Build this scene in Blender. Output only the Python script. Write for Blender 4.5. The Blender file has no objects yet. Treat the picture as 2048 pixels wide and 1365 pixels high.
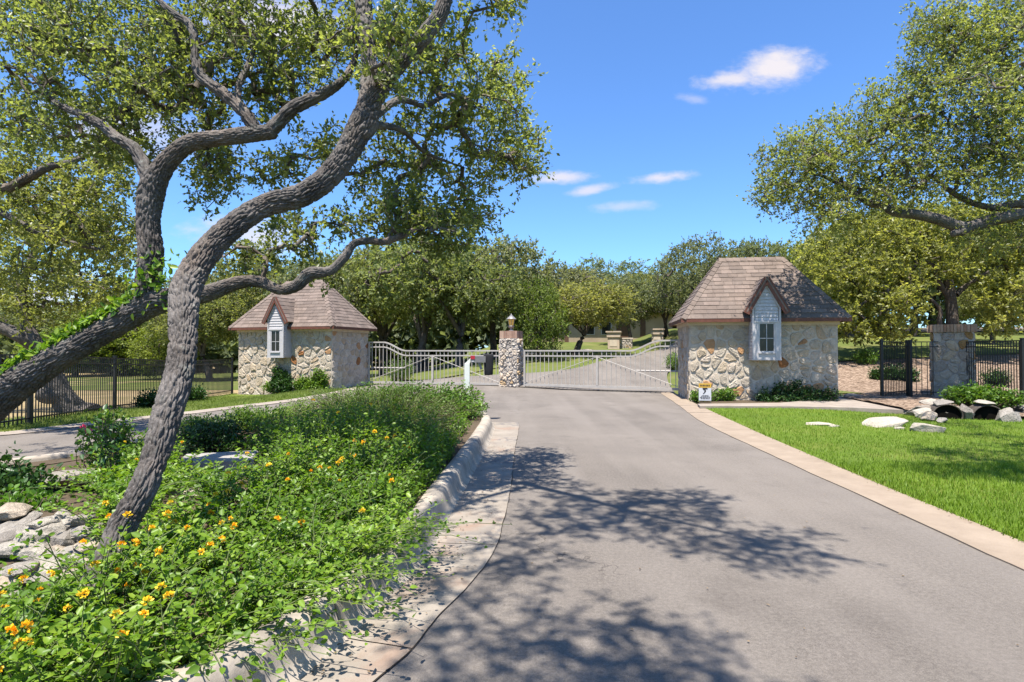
import bpy, math, random
import numpy as np
from mathutils import Vector, Matrix

SC = bpy.context.scene
COL = SC.collection
FPX, CX, CY, HZ, EYE = 1150.0, 1024.0, 682.5, 702.0, 1.5
PITCH = math.atan((HZ - CY) / FPX)

# ------------------------------------------------------------------ camera
cam_d = bpy.data.cameras.new('camera')
cam_d.sensor_width = 36.0
cam_d.lens = 36.0 * FPX / 2048.0
cam_d.clip_start, cam_d.clip_end = 0.05, 3000.0
cam = bpy.data.objects.new('camera', cam_d)
cam.location = (0, 0, EYE)
cam.rotation_euler = (math.pi / 2 + PITCH, 0, 0)
COL.objects.link(cam)
SC.camera = cam

# ------------------------------------------------------------------ light and sky
SUN_EL = math.radians(71)
SUN_AZ = math.atan2(-0.30, -0.95)            # from +Y, clockwise
sdir = Vector((math.sin(SUN_AZ) * math.cos(SUN_EL), math.cos(SUN_AZ) * math.cos(SUN_EL), math.sin(SUN_EL)))
sun_d = bpy.data.lights.new('sun', 'SUN')
sun_d.energy = 5.0
sun_d.angle = math.radians(0.53)
sun_d.color = (1.0, 0.945, 0.86)
sun = bpy.data.objects.new('sun', sun_d)
sun.rotation_euler = (-sdir).to_track_quat('-Z', 'Y').to_euler()
sun.location = (0, 0, 60)
COL.objects.link(sun)
SC.view_settings.view_transform = 'Standard'
SC.view_settings.look = 'None'
SC.view_settings.gamma = 1.0
SC.view_settings.exposure = 1.32
SC.view_settings.use_curve_mapping = False
SC.cycles.use_denoising = True
SC.cycles.max_bounces = 6
SC.cycles.diffuse_bounces = 3
SC.cycles.glossy_bounces = 2
SC.cycles.transmission_bounces = 4
SC.cycles.transparent_max_bounces = 6
SC.cycles.caustics_reflective = False
SC.cycles.caustics_refractive = False
SC.cycles.sample_clamp_indirect = 6.0
SC.render.use_persistent_data = False

def ray(px, py):
    """unit-depth world direction (y = 1) through a pixel of the 2048 x 1365 photograph"""
    x, z = (px - CX) / FPX, -(py - CY) / FPX
    c, s = math.cos(PITCH), math.sin(PITCH)
    y2, z2 = c - s * z, s + c * z
    return Vector((x / y2, 1.0, z2 / y2))

def at(px, py, D):
    r = ray(px, py)
    return Vector((r.x * D, D, EYE + r.z * D))

def gp(px, py, z=0.0):
    r = ray(px, py)
    D = (z - EYE) / r.z
    return Vector((r.x * D, D, z))

def nd(nt, typ, **kw):
    n = nt.nodes.new(typ)
    for k, v in kw.items():
        if k.startswith('i_'):
            n.inputs[k[2:].replace('_', ' ')].default_value = v
        else:
            setattr(n, k, v)
    return n

def M_(nt, op, a, b=None, c=None):
    n = nt.nodes.new('ShaderNodeMath'); n.operation = op
    for i, v in enumerate((a, b, c)):
        if v is None: continue
        if isinstance(v, (int, float)): n.inputs[i].default_value = v
        else: nt.links.new(v, n.inputs[i])
    return n.outputs[0]

def mixc(nt, fac, a, b, mode='MIX'):
    n = nd(nt, 'ShaderNodeMix', data_type='RGBA', blend_type=mode)
    for sock, v in ((n.inputs['Factor'], fac), (n.inputs[6], a), (n.inputs[7], b)):
        if isinstance(v, (int, float)): sock.default_value = v
        elif isinstance(v, tuple): sock.default_value = (v[0], v[1], v[2], 1)
        else: nt.links.new(v, sock)
    return n.outputs[2]

def build_world():
    w = bpy.data.worlds.new('World'); SC.world = w; w.use_nodes = True
    nt = w.node_tree; nt.nodes.clear(); L = nt.links.new
    sky = nd(nt, 'ShaderNodeTexSky', sky_type='NISHITA', sun_disc=False)
    sky.sun_elevation = SUN_EL
    sky.sun_rotation = SUN_AZ % (2 * math.pi)
    sky.altitude = 300; sky.air_density = 1.0; sky.dust_density = 0.8; sky.ozone_density = 2.6
    hs = nd(nt, 'ShaderNodeHueSaturation'); hs.inputs['Saturation'].default_value = 1.02
    hs.inputs['Hue'].default_value = 0.505
    L(sky.outputs[0], hs.inputs['Color'])
    tc = nd(nt, 'ShaderNodeTexCoord')
    sep = nd(nt, 'ShaderNodeSeparateXYZ'); L(tc.outputs['Generated'], sep.inputs[0])
    yy = M_(nt, 'MAXIMUM', sep.outputs[1], 0.02)
    u = M_(nt, 'DIVIDE', sep.outputs[0], yy); v = M_(nt, 'DIVIDE', sep.outputs[2], yy)
    cb = nd(nt, 'ShaderNodeCombineXYZ'); L(u, cb.inputs[0]); L(v, cb.inputs[1])
    def noise(scale, det, sx=1.0, sy=1.0):
        mp = nd(nt, 'ShaderNodeMapping'); mp.inputs['Scale'].default_value = (sx, sy, 1)
        L(cb.outputs[0], mp.inputs[0])
        n = nd(nt, 'ShaderNodeTexNoise'); n.inputs['Scale'].default_value = scale; n.inputs['Detail'].default_value = det
        n.inputs['Roughness'].default_value = 0.6
        L(mp.outputs[0], n.inputs['Vector']); return n.outputs[0]
    na = noise(9.0, 6.0, 1.0, 1.8); nb = noise(34.0, 5.0, 1.0, 2.0)
    wob = M_(nt, 'ADD', M_(nt, 'MULTIPLY', M_(nt, 'SUBTRACT', na, 0.5), 1.7), M_(nt, 'MULTIPLY', M_(nt, 'SUBTRACT', nb, 0.5), 1.0))
    total = None
    # direction of each cloud (through the photograph), half sizes in pixels, tilt, opacity
    for px, py, rx, ry, tilt, op in ((1545, 140, 92, 40, -0.18, 1.0), (1470, 158, 80, 22, -0.15, 0.9), (1380, 197, 32, 12, 0.1, 0.4), (1120, 355, 62, 13, -0.05, 0.85),
                                     (1180, 381, 48, 11, -0.18, 0.75), (1328, 356, 62, 12, -0.1, 0.85), (1245, 413, 64, 12, -0.06, 0.45),
                                     (545, 40, 150, 60, 0.1, 0.9), (250, 260, 190, 60, 0.1, 0.7), (500, 470, 120, 40, 0.1, 0.8), (40, 600, 220, 60, 0, 0.85)):
        r = ray(px, py)
        du = M_(nt, 'DIVIDE', M_(nt, 'SUBTRACT', u, r.x), rx / FPX)
        dv0 = M_(nt, 'SUBTRACT', v, r.z)
        dv = M_(nt, 'DIVIDE', M_(nt, 'SUBTRACT', dv0, M_(nt, 'MULTIPLY', M_(nt, 'SUBTRACT', u, r.x), -tilt)), ry / FPX)
        d = M_(nt, 'SQRT', M_(nt, 'ADD', M_(nt, 'MULTIPLY', du, du), M_(nt, 'MULTIPLY', dv, dv)))
        d2 = M_(nt, 'ADD', d, wob)
        mr = nd(nt, 'ShaderNodeMapRange', interpolation_type='SMOOTHSTEP')
        mr.inputs['From Min'].default_value = 1.30; mr.inputs['From Max'].default_value = 0.15
        mr.inputs['To Min'].default_value = 0.0; mr.inputs['To Max'].default_value = op
        L(d2, mr.inputs[0])
        total = mr.outputs[0] if total is None else M_(nt, 'MAXIMUM', total, mr.outputs[0])
    mix = nd(nt, 'ShaderNodeMix', data_type='RGBA')
    tint = mixc(nt, 1.0, hs.outputs[0], (0.50, 0.73, 0.94), 'MULTIPLY')
    L(total, mix.inputs['Factor']); L(tint, mix.inputs[6]); mix.inputs[7].default_value = (3.2, 3.05, 3.25, 1)
    bg = nd(nt, 'ShaderNodeBackground'); bg.inputs['Strength'].default_value = 0.116
    L(mix.outputs[2], bg.inputs[0])
    out = nd(nt, 'ShaderNodeOutputWorld'); L(bg.outputs[0], out.inputs[0])
build_world()

# ------------------------------------------------------------------ generic helpers
RNG = np.random.default_rng(7)
random.seed(7)

def mk(name, V, F, mat, parent=None, smooth=False, rnd=None, kind=None):
    """one mesh object; F is an array (or a list of arrays) of equal-length faces"""
    V = np.asarray(V, dtype=np.float32).reshape(-1, 3)
    Fs = F if isinstance(F, list) and len(F) and isinstance(F[0], np.ndarray) else None
    me = bpy.data.meshes.new(name)
    if Fs is None and isinstance(F, np.ndarray): Fs = [F]
    if Fs is None:
        me.from_pydata([tuple(map(float, v)) for v in V], [], [tuple(int(i) for i in f) for f in F])
    else:
        Fs = [f for f in Fs if len(f)]
        loops = np.concatenate([f.ravel() for f in Fs]).astype(np.int32)
        tot = np.concatenate([np.full(len(f), f.shape[1], dtype=np.int32) for f in Fs])
        st = np.concatenate(([0], np.cumsum(tot)[:-1])).astype(np.int32)
        me.vertices.add(len(V)); me.vertices.foreach_set('co', V.ravel())
        me.loops.add(len(loops)); me.loops.foreach_set('vertex_index', loops)
        me.polygons.add(len(tot)); me.polygons.foreach_set('loop_start', st); me.polygons.foreach_set('loop_total', tot)
        me.update(calc_edges=True)
    if smooth:
        me.polygons.foreach_set('use_smooth', np.ones(len(me.polygons), dtype=bool))
    if rnd is not None:
        a = me.attributes.new('rnd', 'FLOAT', 'POINT'); a.data.foreach_set('value', np.asarray(rnd, dtype=np.float32))
    me.materials.append(mat)
    return link(name, me, parent, kind)

def link(name, me, parent=None, kind=None):
    o = bpy.data.objects.new(name, me); COL.objects.link(o)
    if parent is not None: o.parent = parent
    if kind: o['kind'] = kind
    return o

def thing(name, label, cat, loc=(0, 0, 0), rotz=0.0, group=None):
    o = bpy.data.objects.new(name, None); COL.objects.link(o)
    o.empty_display_size = 0.1
    o.location = loc; o.rotation_euler = (0, 0, rotz)
    return tag(o, label, cat, group)

def tag(o, label, cat, group=None):
    o['label'] = label; o['category'] = cat
    if group: o['group'] = group
    return o

def struct(o, label=None):
    o['kind'] = 'structure'
    if label: o['label'] = label
    return o

def copy_tree(o, parent=None):
    c = o.copy(); COL.objects.link(c); c.parent = parent
    for ch in o.children: copy_tree(ch, c)
    return c

class MB:
    """collects vertices and faces of one mesh"""
    def __init__(s): s.v = []; s.f = []
    def add(s, vs, fs):
        b = len(s.v); s.v += [tuple(v) for v in vs]; s.f += [tuple(i + b for i in f) for f in fs]
        return s
    def box(s, a, b):
        (x0, y0, z0), (x1, y1, z1) = a, b
        vs = [(x0, y0, z0), (x1, y0, z0), (x1, y1, z0), (x0, y1, z0), (x0, y0, z1), (x1, y0, z1), (x1, y1, z1), (x0, y1, z1)]
        return s.add(vs, [(0, 3, 2, 1), (4, 5, 6, 7), (0, 1, 5, 4), (1, 2, 6, 5), (2, 3, 7, 6), (3, 0, 4, 7)])
    def bar(s, p, q, w, h=None, up=(0, 0, 1)):
        """square bar from p to q"""
        h = h or w; p, q = Vector(p), Vector(q); d = (q - p).normalized(); up = Vector(up)
        if abs(d.dot(up)) > 0.98: up = Vector((0, 1, 0))
        x = d.cross(up).normalized() * (w / 2); y = x.cross(d).normalized() * (h / 2)
        vs = [p - x - y, p + x - y, p + x + y, p - x + y, q - x - y, q + x - y, q + x + y, q - x + y]
        return s.add(vs, [(0, 3, 2, 1), (4, 5, 6, 7), (0, 1, 5, 4), (1, 2, 6, 5), (2, 3, 7, 6), (3, 0, 4, 7)])
    def sweep(s, pts, w, h, up=(0, 0, 1)):
        """rectangular section swept along a polyline"""
        pts = [Vector(p) for p in pts]; n = len(pts); base = len(s.v)
        for i, p in enumerate(pts):
            d = (pts[min(i + 1, n - 1)] - pts[max(i - 1, 0)]).normalized()
            x = d.cross(Vector(up)).normalized() * (w / 2); y = x.cross(d).normalized() * (h / 2)
            s.v += [tuple(p - x - y), tuple(p + x - y), tuple(p + x + y), tuple(p - x + y)]
        for i in range(n - 1):
            a = base + i * 4
            for k in range(4):
                s.f.append((a + k, a + (k + 1) % 4, a + 4 + (k + 1) % 4, a + 4 + k))
        s.f += [(base + 3, base + 2, base + 1, base), tuple(base + (n - 1) * 4 + k for k in range(4))]
        return s
    def tube(s, p, q, r0, r1=None, n=8, caps=True):
        r1 = r0 if r1 is None else r1; p, q = Vector(p), Vector(q); d = (q - p).normalized()
        up = Vector((0, 0, 1)) if abs(d.z) < 0.95 else Vector((0, 1, 0))
        x = d.cross(up).normalized(); y = x.cross(d); b = len(s.v)
        for c, r in ((p, r0), (q, r1)):
            for k in range(n):
                a = 2 * math.pi * k / n
                s.v.append(tuple(c + x * (r * math.cos(a)) + y * (r * math.sin(a))))
        for k in range(n): s.f.append((b + k, b + (k + 1) % n, b + n + (k + 1) % n, b + n + k))
        if caps: s.f += [tuple(b + n - 1 - k for k in range(n)), tuple(b + n + k for k in range(n))]
        return s
    def lathe(s, prof, n=16, c=(0, 0, 0)):
        b = len(s.v)
        for r, z in prof:
            for k in range(n):
                a = 2 * math.pi * (k + 0.5) / n
                s.v.append((c[0] + r * math.cos(a), c[1] + r * math.sin(a), c[2] + z))
        for i in range(len(prof) - 1):
            for k in range(n):
                s.f.append((b + i * n + k, b + i * n + (k + 1) % n, b + (i + 1) * n + (k + 1) % n, b + (i + 1) * n + k))
        s.f += [tuple(b + n - 1 - k for k in range(n)), tuple(b + (len(prof) - 1) * n + k for k in range(n))]
        return s
    def build(s, name, mat, parent=None, smooth=False, kind=None):
        return mk(name, s.v, s.f, mat, parent, smooth, None, kind)

_LAT = np.random.default_rng(3).random((48, 48, 48)).astype(np.float32)
def vnoise(P, scale=1.0, octaves=1, seed=0.0):
    """smooth value noise in 0..1, vectorised"""
    P = np.asarray(P, dtype=np.float64) * scale + seed * 7.31
    out = np.zeros(P.shape[:-1]); amp = 1.0; tot = 0.0
    for o in range(octaves):
        i = np.floor(P).astype(int); f = P - i; f = f * f * (3 - 2 * f)
        r = 0
        for dx in (0, 1):
            for dy in (0, 1):
                for dz in (0, 1):
                    wgt = (f[..., 0] if dx else 1 - f[..., 0]) * (f[..., 1] if dy else 1 - f[..., 1]) * (f[..., 2] if dz else 1 - f[..., 2])
                    r = r + wgt * _LAT[(i[..., 0] + dx) % 48, (i[..., 1] + dy) % 48, (i[..., 2] + dz) % 48]
        out += amp * r; tot += amp; amp *= 0.5; P = P * 2.03 + 11.7
    return out / tot

def catmull(P, n=8):
    P = np.asarray(P, dtype=float); Q = np.vstack([2 * P[0] - P[1], P, 2 * P[-1] - P[-2]])
    out = []
    for i in range(1, len(Q) - 2):
        a, b, c, d = Q[i - 1], Q[i], Q[i + 1], Q[i + 2]
        for t in np.linspace(0, 1, n, endpoint=False):
            out.append(0.5 * (2 * b + (c - a) * t + (2 * a - 5 * b + 4 * c - d) * t * t + (3 * b - a - 3 * c + d) * t ** 3))
    out.append(P[-1]); return np.array(out)

def resample(P, step):
    P = np.asarray(P, dtype=float); s = np.concatenate(([0], np.cumsum(np.linalg.norm(np.diff(P, axis=0), axis=1))))
    n = max(2, int(round(s[-1] / step)) + 1); t = np.linspace(0, s[-1], n)
    return np.stack([np.interp(t, s, P[:, k]) for k in range(P.shape[1])], axis=1)

def sstep(a, b, x):
    t = np.clip((x - a) / (b - a), 0, 1); return t * t * (3 - 2 * t)

def inside(poly, X, Y):
    poly = np.asarray(poly); r = np.zeros(np.shape(X), dtype=bool); n = len(poly); j = n - 1
    for i in range(n):
        xi, yi, xj, yj = poly[i][0], poly[i][1], poly[j][0], poly[j][1]
        c = ((yi > Y) != (yj > Y)) & (X < (xj - xi) * (Y - yi) / (yj - yi + 1e-12) + xi)
        r ^= c; j = i
    return r

# ------------------------------------------------------------------ materials
MATS = {}
def mat(name):
    m = bpy.data.materials.new(name); m.use_nodes = True
    nt = m.node_tree; nt.nodes.clear()
    MATS[name] = m
    return m, nt

def ramp(nt, stops, fac, interp='LINEAR'):
    r = nt.nodes.new('ShaderNodeValToRGB'); e = r.color_ramp; e.interpolation = interp
    while len(e.elements) < len(stops): e.elements.new(0.5)
    for el, (p, c) in zip(e.elements, stops):
        el.position = p; el.color = (c[0], c[1], c[2], 1)
    nt.links.new(fac, r.inputs[0]); return r.outputs[0]

def noise_tex(nt, scale, detail=4.0, rough=0.55, vec=None, dist=0.0, stretch=None, coord='Object'):
    if vec is None:
        vec = nd(nt, 'ShaderNodeTexCoord').outputs[coord]
    if stretch:
        mp = nd(nt, 'ShaderNodeMapping'); mp.inputs['Scale'].default_value = stretch
        nt.links.new(vec, mp.inputs[0]); vec = mp.outputs[0]
    n = nd(nt, 'ShaderNodeTexNoise'); n.inputs['Scale'].default_value = scale
    n.inputs['Detail'].default_value = detail; n.inputs['Roughness'].default_value = rough
    n.inputs['Distortion'].default_value = dist
    nt.links.new(vec, n.inputs['Vector']); return n.outputs[0]

def finish(nt, col, rough=0.8, bump=None, bstr=0.3, bdist=0.01, spec=0.35, metal=0.0):
    p = nd(nt, 'ShaderNodeBsdfPrincipled')
    if isinstance(col, tuple): p.inputs['Base Color'].default_value = (col[0], col[1], col[2], 1)
    else: nt.links.new(col, p.inputs['Base Color'])
    if isinstance(rough, (int, float)): p.inputs['Roughness'].default_value = rough
    else: nt.links.new(rough, p.inputs['Roughness'])
    p.inputs['Specular IOR Level'].default_value = spec
    p.inputs['Metallic'].default_value = metal
    if bump is not None:
        b = nd(nt, 'ShaderNodeBump'); b.inputs['Strength'].default_value = bstr; b.inputs['Distance'].default_value = bdist
        nt.links.new(bump, b.inputs['Height']); nt.links.new(b.outputs[0], p.inputs['Normal'])
    o = nd(nt, 'ShaderNodeOutputMaterial'); nt.links.new(p.outputs[0], o.inputs[0])
    return p

def plain(name, col, rough=0.6, var=0.12, scale=6.0, spec=0.35, metal=0.0, bump=0.0):
    m, nt = mat(name)
    n = noise_tex(nt, scale, 5)
    lo = tuple(c * (1 - var) for c in col); hi = tuple(min(1, c * (1 + var)) for c in col)
    c = ramp(nt, [(0.3, lo), (0.7, hi)], n)
    finish(nt, c, rough, n if bump else None, bump, 0.01, spec, metal)
    return m

def leaf_mat(name, stops, trans=0.33, rough=0.5, tint=(1.25, 1.3, 0.55), spec=0.35):
    m, nt = mat(name); L = nt.links.new
    a = nd(nt, 'ShaderNodeAttribute', attribute_name='rnd')
    oi = nd(nt, 'ShaderNodeObjectInfo')
    c = ramp(nt, stops, a.outputs['Fac'])
    c = mixc(nt, 1.0, c, ramp(nt, [(0.0, (0.74, 0.84, 0.85)), (0.35, (0.98, 0.96, 0.9)), (0.7, (0.88, 1.0, 1.0)), (1.0, (1.12, 1.06, 0.95))], oi.outputs['Random']), 'MULTIPLY')
    p = nd(nt, 'ShaderNodeBsdfPrincipled'); L(c, p.inputs['Base Color']); p.inputs['Roughness'].default_value = rough
    p.inputs['Specular IOR Level'].default_value = spec
    t = nd(nt, 'ShaderNodeBsdfTranslucent'); L(mixc(nt, 1.0, c, tint, 'MULTIPLY'), t.inputs[0])
    mx = nd(nt, 'ShaderNodeMixShader'); mx.inputs[0].default_value = trans
    L(p.outputs[0], mx.inputs[1]); L(t.outputs[0], mx.inputs[2])
    o = nd(nt, 'ShaderNodeOutputMaterial'); L(mx.outputs[0], o.inputs[0])
    return m

def make_materials():
    # asphalt: pale worn aggregate with speckle, patches and oil spots
    m, nt = mat('asphalt')
    fine = noise_tex(nt, 150, 3, 0.7); mid = noise_tex(nt, 38, 4, 0.6); big = noise_tex(nt, 0.55, 4, 0.6); spots = noise_tex(nt, 2.6, 3, 0.5, dist=0.6)
    c = ramp(nt, [(0.36, (0.046, 0.039, 0.033)), (0.5, (0.125, 0.108, 0.09)), (0.64, (0.24, 0.21, 0.178))], fine)
    c = mixc(nt, 0.46, c, ramp(nt, [(0.38, (0.066, 0.056, 0.05)), (0.65, (0.20, 0.174, 0.152))], mid))
    c = mixc(nt, 0.42, c, ramp(nt, [(0.35, (0.10, 0.087, 0.077)), (0.65, (0.175, 0.152, 0.132))], big))
    c = mixc(nt, ramp(nt, [(0.69, (0, 0, 0)), (0.76, (0.55, 0.55, 0.55))], spots), c, (0.05, 0.045, 0.045))
    trk = noise_tex(nt, 1.5, 3, 0.5, stretch=(1.0, 0.07, 1.0)); c = mixc(nt, ramp(nt, [(0.42, (0, 0, 0)), (0.62, (0.30, 0.30, 0.30))], trk), c, (0.20, 0.175, 0.153))
    dk = noise_tex(nt, 0.9, 5, 0.65, dist=0.7); c = mixc(nt, ramp(nt, [(0.56, (0, 0, 0)), (0.74, (0.5, 0.5, 0.5))], dk), c, (0.075, 0.064, 0.056))
    cr = noise_tex(nt, 0.45, 7, 0.62, dist=0.25); band = M_(nt, 'ABSOLUTE', M_(nt, 'SUBTRACT', cr, 0.5)); reg = noise_tex(nt, 0.33, 2, 0.5)
    crack = M_(nt, 'MULTIPLY', ramp(nt, [(0.0, (0.75, 0.75, 0.75)), (0.0016, (0, 0, 0))], band), ramp(nt, [(0.52, (0, 0, 0)), (0.6, (1, 1, 1))], reg))
    c = mixc(nt, crack, c, (0.045, 0.038, 0.033))
    finish(nt, c, 0.92, fine, 0.9, 0.006, 0.2)
    # concrete, kerb and gutter
    for nm, lo, hi, st in (('concrete_kerb', (0.21, 0.18, 0.145), (0.39, 0.335, 0.27), (0.10, 0.09, 0.085)),
                           ('concrete_ribbon', (0.185, 0.143, 0.105), (0.265, 0.21, 0.158), (0.2, 0.15, 0.11)),
                           ('concrete_gutter', (0.165, 0.14, 0.113), (0.265, 0.23, 0.19), (0.20, 0.115, 0.075)),
                           ('concrete_slab', (0.19, 0.155, 0.13), (0.29, 0.25, 0.205), (0.15, 0.12, 0.1))):
        m, nt = mat(nm)
        f = noise_tex(nt, 85, 4, 0.7); b = noise_tex(nt, 3.0, 5, 0.65); s = noise_tex(nt, 1.4, 6, 0.7, dist=0.8)
        c = ramp(nt, [(0.3, lo), (0.7, hi)], b)
        c = mixc(nt, 0.25, c, ramp(nt, [(0.35, lo), (0.65, hi)], f))
        c = mixc(nt, ramp(nt, [(0.52, (0, 0, 0)), (0.68, (0.6, 0.6, 0.6))], s), c, st)
        if nm in ('concrete_kerb', 'concrete_gutter'):      # worn dark coating that has flaked off in patches
            fl = noise_tex(nt, 5.5, 5, 0.6, dist=1.2); reg = noise_tex(nt, 0.8, 2, 0.5)
            k = M_(nt, 'MULTIPLY', ramp(nt, [(0.50, (0, 0, 0)), (0.52, (1, 1, 1))], fl), ramp(nt, [(0.52, (0, 0, 0)), (0.6, (0.75, 0.75, 0.75))], reg))
            c = mixc(nt, k, c, (0.115, 0.105, 0.1))
        finish(nt, c, 0.88, f, 0.5, 0.004, 0.25)
    # soils, lawns and fields
    for nm, a, b_, c_ in (('lawn_soil', (0.06, 0.09, 0.014), (0.10, 0.15, 0.02), (0.15, 0.15, 0.035)),
                          ('dry_field', (0.20, 0.145, 0.075), (0.33, 0.25, 0.135), (0.10, 0.10, 0.035)),
                          ('bed_soil', (0.05, 0.038, 0.026), (0.10, 0.075, 0.05), (0.15, 0.11, 0.075)),
                          ('back_lawn', (0.055, 0.075, 0.018), (0.11, 0.13, 0.032), (0.17, 0.145, 0.06))):
        m, nt = mat(nm)
        f = noise_tex(nt, 30, 5, 0.7); b = noise_tex(nt, 0.7, 4, 0.6); g = noise_tex(nt, 0.22, 3, 0.5)
        c = ramp(nt, [(0.3, a), (0.7, b_)], f); c = mixc(nt, ramp(nt, [(0.45, (0, 0, 0)), (0.7, (0.8, 0.8, 0.8))], b), c, c_)
        c = mixc(nt, 0.35, c, ramp(nt, [(0.35, a), (0.65, b_)], g))
        finish(nt, c, 0.95, f, 0.6, 0.03, 0.1)
    m, nt = mat('mulch')
    v = nd(nt, 'ShaderNodeTexVoronoi'); v.inputs['Scale'].default_value = 14
    mp = nd(nt, 'ShaderNodeMapping'); mp.inputs['Scale'].default_value = (1, 2.2, 1); mp.inputs['Rotation'].default_value = (0, 0, 0.6)
    nt.links.new(nd(nt, 'ShaderNodeTexCoord').outputs['Object'], mp.inputs[0]); nt.links.new(mp.outputs[0], v.inputs['Vector'])
    sp = nd(nt, 'ShaderNodeSeparateColor'); nt.links.new(v.outputs['Color'], sp.inputs[0])
    c = ramp(nt, [(0.1, (0.075, 0.05, 0.034)), (0.5, (0.18, 0.125, 0.088)), (0.9, (0.33, 0.245, 0.18))], sp.outputs[0])
    c = mixc(nt, ramp(nt, [(0.55, (0, 0, 0)), (0.7, (0.5, 0.5, 0.5))], noise_tex(nt, 0.8, 4)), c, (0.10, 0.065, 0.045))
    finish(nt, c, 0.95, v.outputs['Distance'], 0.8, 0.04, 0.1)
    # bark
    for nm, dk, md, lt in (('bark_oak', (0.030, 0.026, 0.024), (0.085, 0.075, 0.069), (0.20, 0.18, 0.166)), ('bark_far', (0.035, 0.028, 0.022), (0.07, 0.057, 0.047), (0.12, 0.10, 0.085)), ('bark_twig', (0.06, 0.048, 0.038), (0.11, 0.092, 0.076), (0.19, 0.165, 0.145))):
        m, nt = mat(nm)
        f = noise_tex(nt, 60, 4, 0.65); b = noise_tex(nt, 4.0, 5, 0.6); g = noise_tex(nt, 9.0, 5, 0.7, dist=0.5)
        c = ramp(nt, [(0.32, dk), (0.52, md), (0.72, lt)], f)
        c = mixc(nt, 0.4, c, ramp(nt, [(0.35, dk), (0.65, lt)], b))
        c = mixc(nt, ramp(nt, [(0.57, (0, 0, 0)), (0.68, (0.5, 0.5, 0.5))], g), c, (0.22, 0.225, 0.195))
        w = noise_tex(nt, 1.6, 4, 0.6); c = mixc(nt, ramp(nt, [(0.5, (0, 0, 0)), (0.7, (0.55, 0.55, 0.55))], w), c, mixc(nt, 1.0, c, (1.55, 1.32, 1.12), 'MULTIPLY'))
        finish(nt, c, 0.9, f, 0.5, 0.006, 0.15)
    # stones: each stone takes its own tone from the object's random number
    def stone(nm, stops, bs=0.8, dist=0.03):
        m, nt = mat(nm)
        oi = nd(nt, 'ShaderNodeObjectInfo'); b = noise_tex(nt, 5.0, 6, 0.65); f = noise_tex(nt, 26, 6, 0.7, dist=0.4)
        c = ramp(nt, stops, oi.outputs['Random'], 'CONSTANT')
        c = mixc(nt, 0.55, c, ramp(nt, [(0.25, (0.42, 0.40, 0.37)), (0.5, (0.8, 0.78, 0.75)), (0.75, (1.15, 1.1, 1.05))], b), 'MULTIPLY')
        c = mixc(nt, 0.35, c, ramp(nt, [(0.3, (0.5, 0.46, 0.42)), (0.7, (1.15, 1.12, 1.08))], f), 'MULTIPLY')
        finish(nt, c, 0.9, f, bs, dist, 0.2)
    stone('stone_wall', [(0.0, (0.52, 0.445, 0.35)), (0.2, (0.575, 0.50, 0.405)), (0.34, (0.47, 0.405, 0.325)), (0.48, (0.60, 0.53, 0.435)), (0.62, (0.53, 0.435, 0.32)), (0.76, (0.55, 0.47, 0.385)), (0.88, (0.50, 0.385, 0.265)), (0.94, (0.48, 0.28, 0.145)), (0.975, (0.35, 0.16, 0.065))], 1.0, 0.05)
    stone('stone_pillar', [(0.0, (0.500, 0.450, 0.400)), (0.3, (0.600, 0.540, 0.470)), (0.55, (0.460, 0.410, 0.360)), (0.8, (0.640, 0.540, 0.430)), (0.93, (0.520, 0.380, 0.230))], 1.0, 0.05)
    stone('stone_pillar_dark', [(0.0, (0.50, 0.42, 0.33)), (0.3, (0.57, 0.49, 0.39)), (0.55, (0.45, 0.38, 0.31)), (0.8, (0.60, 0.48, 0.34)), (0.92, (0.42, 0.25, 0.10))], 0.8, 0.04)
    stone('brick', [(0.0, (0.285, 0.171, 0.128)), (0.3, (0.361, 0.228, 0.171)), (0.6, (0.228, 0.142, 0.119)), (0.8, (0.399, 0.275, 0.209))], 0.4, 0.008)
    stone('brick_tan', [(0.0, (0.450, 0.288, 0.189)), (0.3, (0.486, 0.333, 0.234)), (0.6, (0.378, 0.225, 0.144)), (0.8, (0.522, 0.378, 0.270))], 0.4, 0.008)
    stone('field_stone', [(0.0, (0.328, 0.303, 0.271)), (0.3, (0.410, 0.377, 0.328)), (0.6, (0.271, 0.246, 0.221)), (0.8, (0.426, 0.361, 0.287))], 1.0, 0.04)
    stone('limestone', [(0.0, (0.440, 0.400, 0.335)), (0.5, (0.480, 0.430, 0.360))], 1.0, 0.04)
    stone('shingle', [(0.0, (0.159, 0.125, 0.107)), (0.2, (0.185, 0.146, 0.125)), (0.4, (0.146, 0.116, 0.101)), (0.6, (0.202, 0.159, 0.138)), (0.8, (0.172, 0.138, 0.120))], 0.35, 0.006)
    plain('mortar', (0.43, 0.37, 0.30), 0.95, 0.18, 9.0, 0.15, 0, 0.5)
    plain('mortar_dark', (0.42, 0.37, 0.32), 0.95, 0.2, 9.0, 0.15, 0, 0.5)
    plain('trim_brown', (0.115, 0.042, 0.026), 0.55, 0.2, 8)
    plain('frieze', (0.48, 0.40, 0.31), 0.7, 0.1, 6)
    plain('white_paint', (0.41, 0.39, 0.39), 0.5, 0.08, 14)
    plain('gate_paint', (0.35, 0.322, 0.29), 0.45, 0.08, 5, 0.4)
    plain('black_metal', (0.014, 0.013, 0.013), 0.45, 0.3, 12, 0.45)
    plain('post_paint', (0.56, 0.57, 0.53), 0.55, 0.1, 5)
    plain('grey_metal', (0.24, 0.22, 0.21), 0.45, 0.15, 9, 0.5, 0.6)
    plain('lantern_metal', (0.20, 0.185, 0.18), 0.5, 0.25, 18, 0.5, 0.3)
    plain('black_cloth', (0.012, 0.012, 0.014), 0.85, 0.3, 20)
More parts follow.
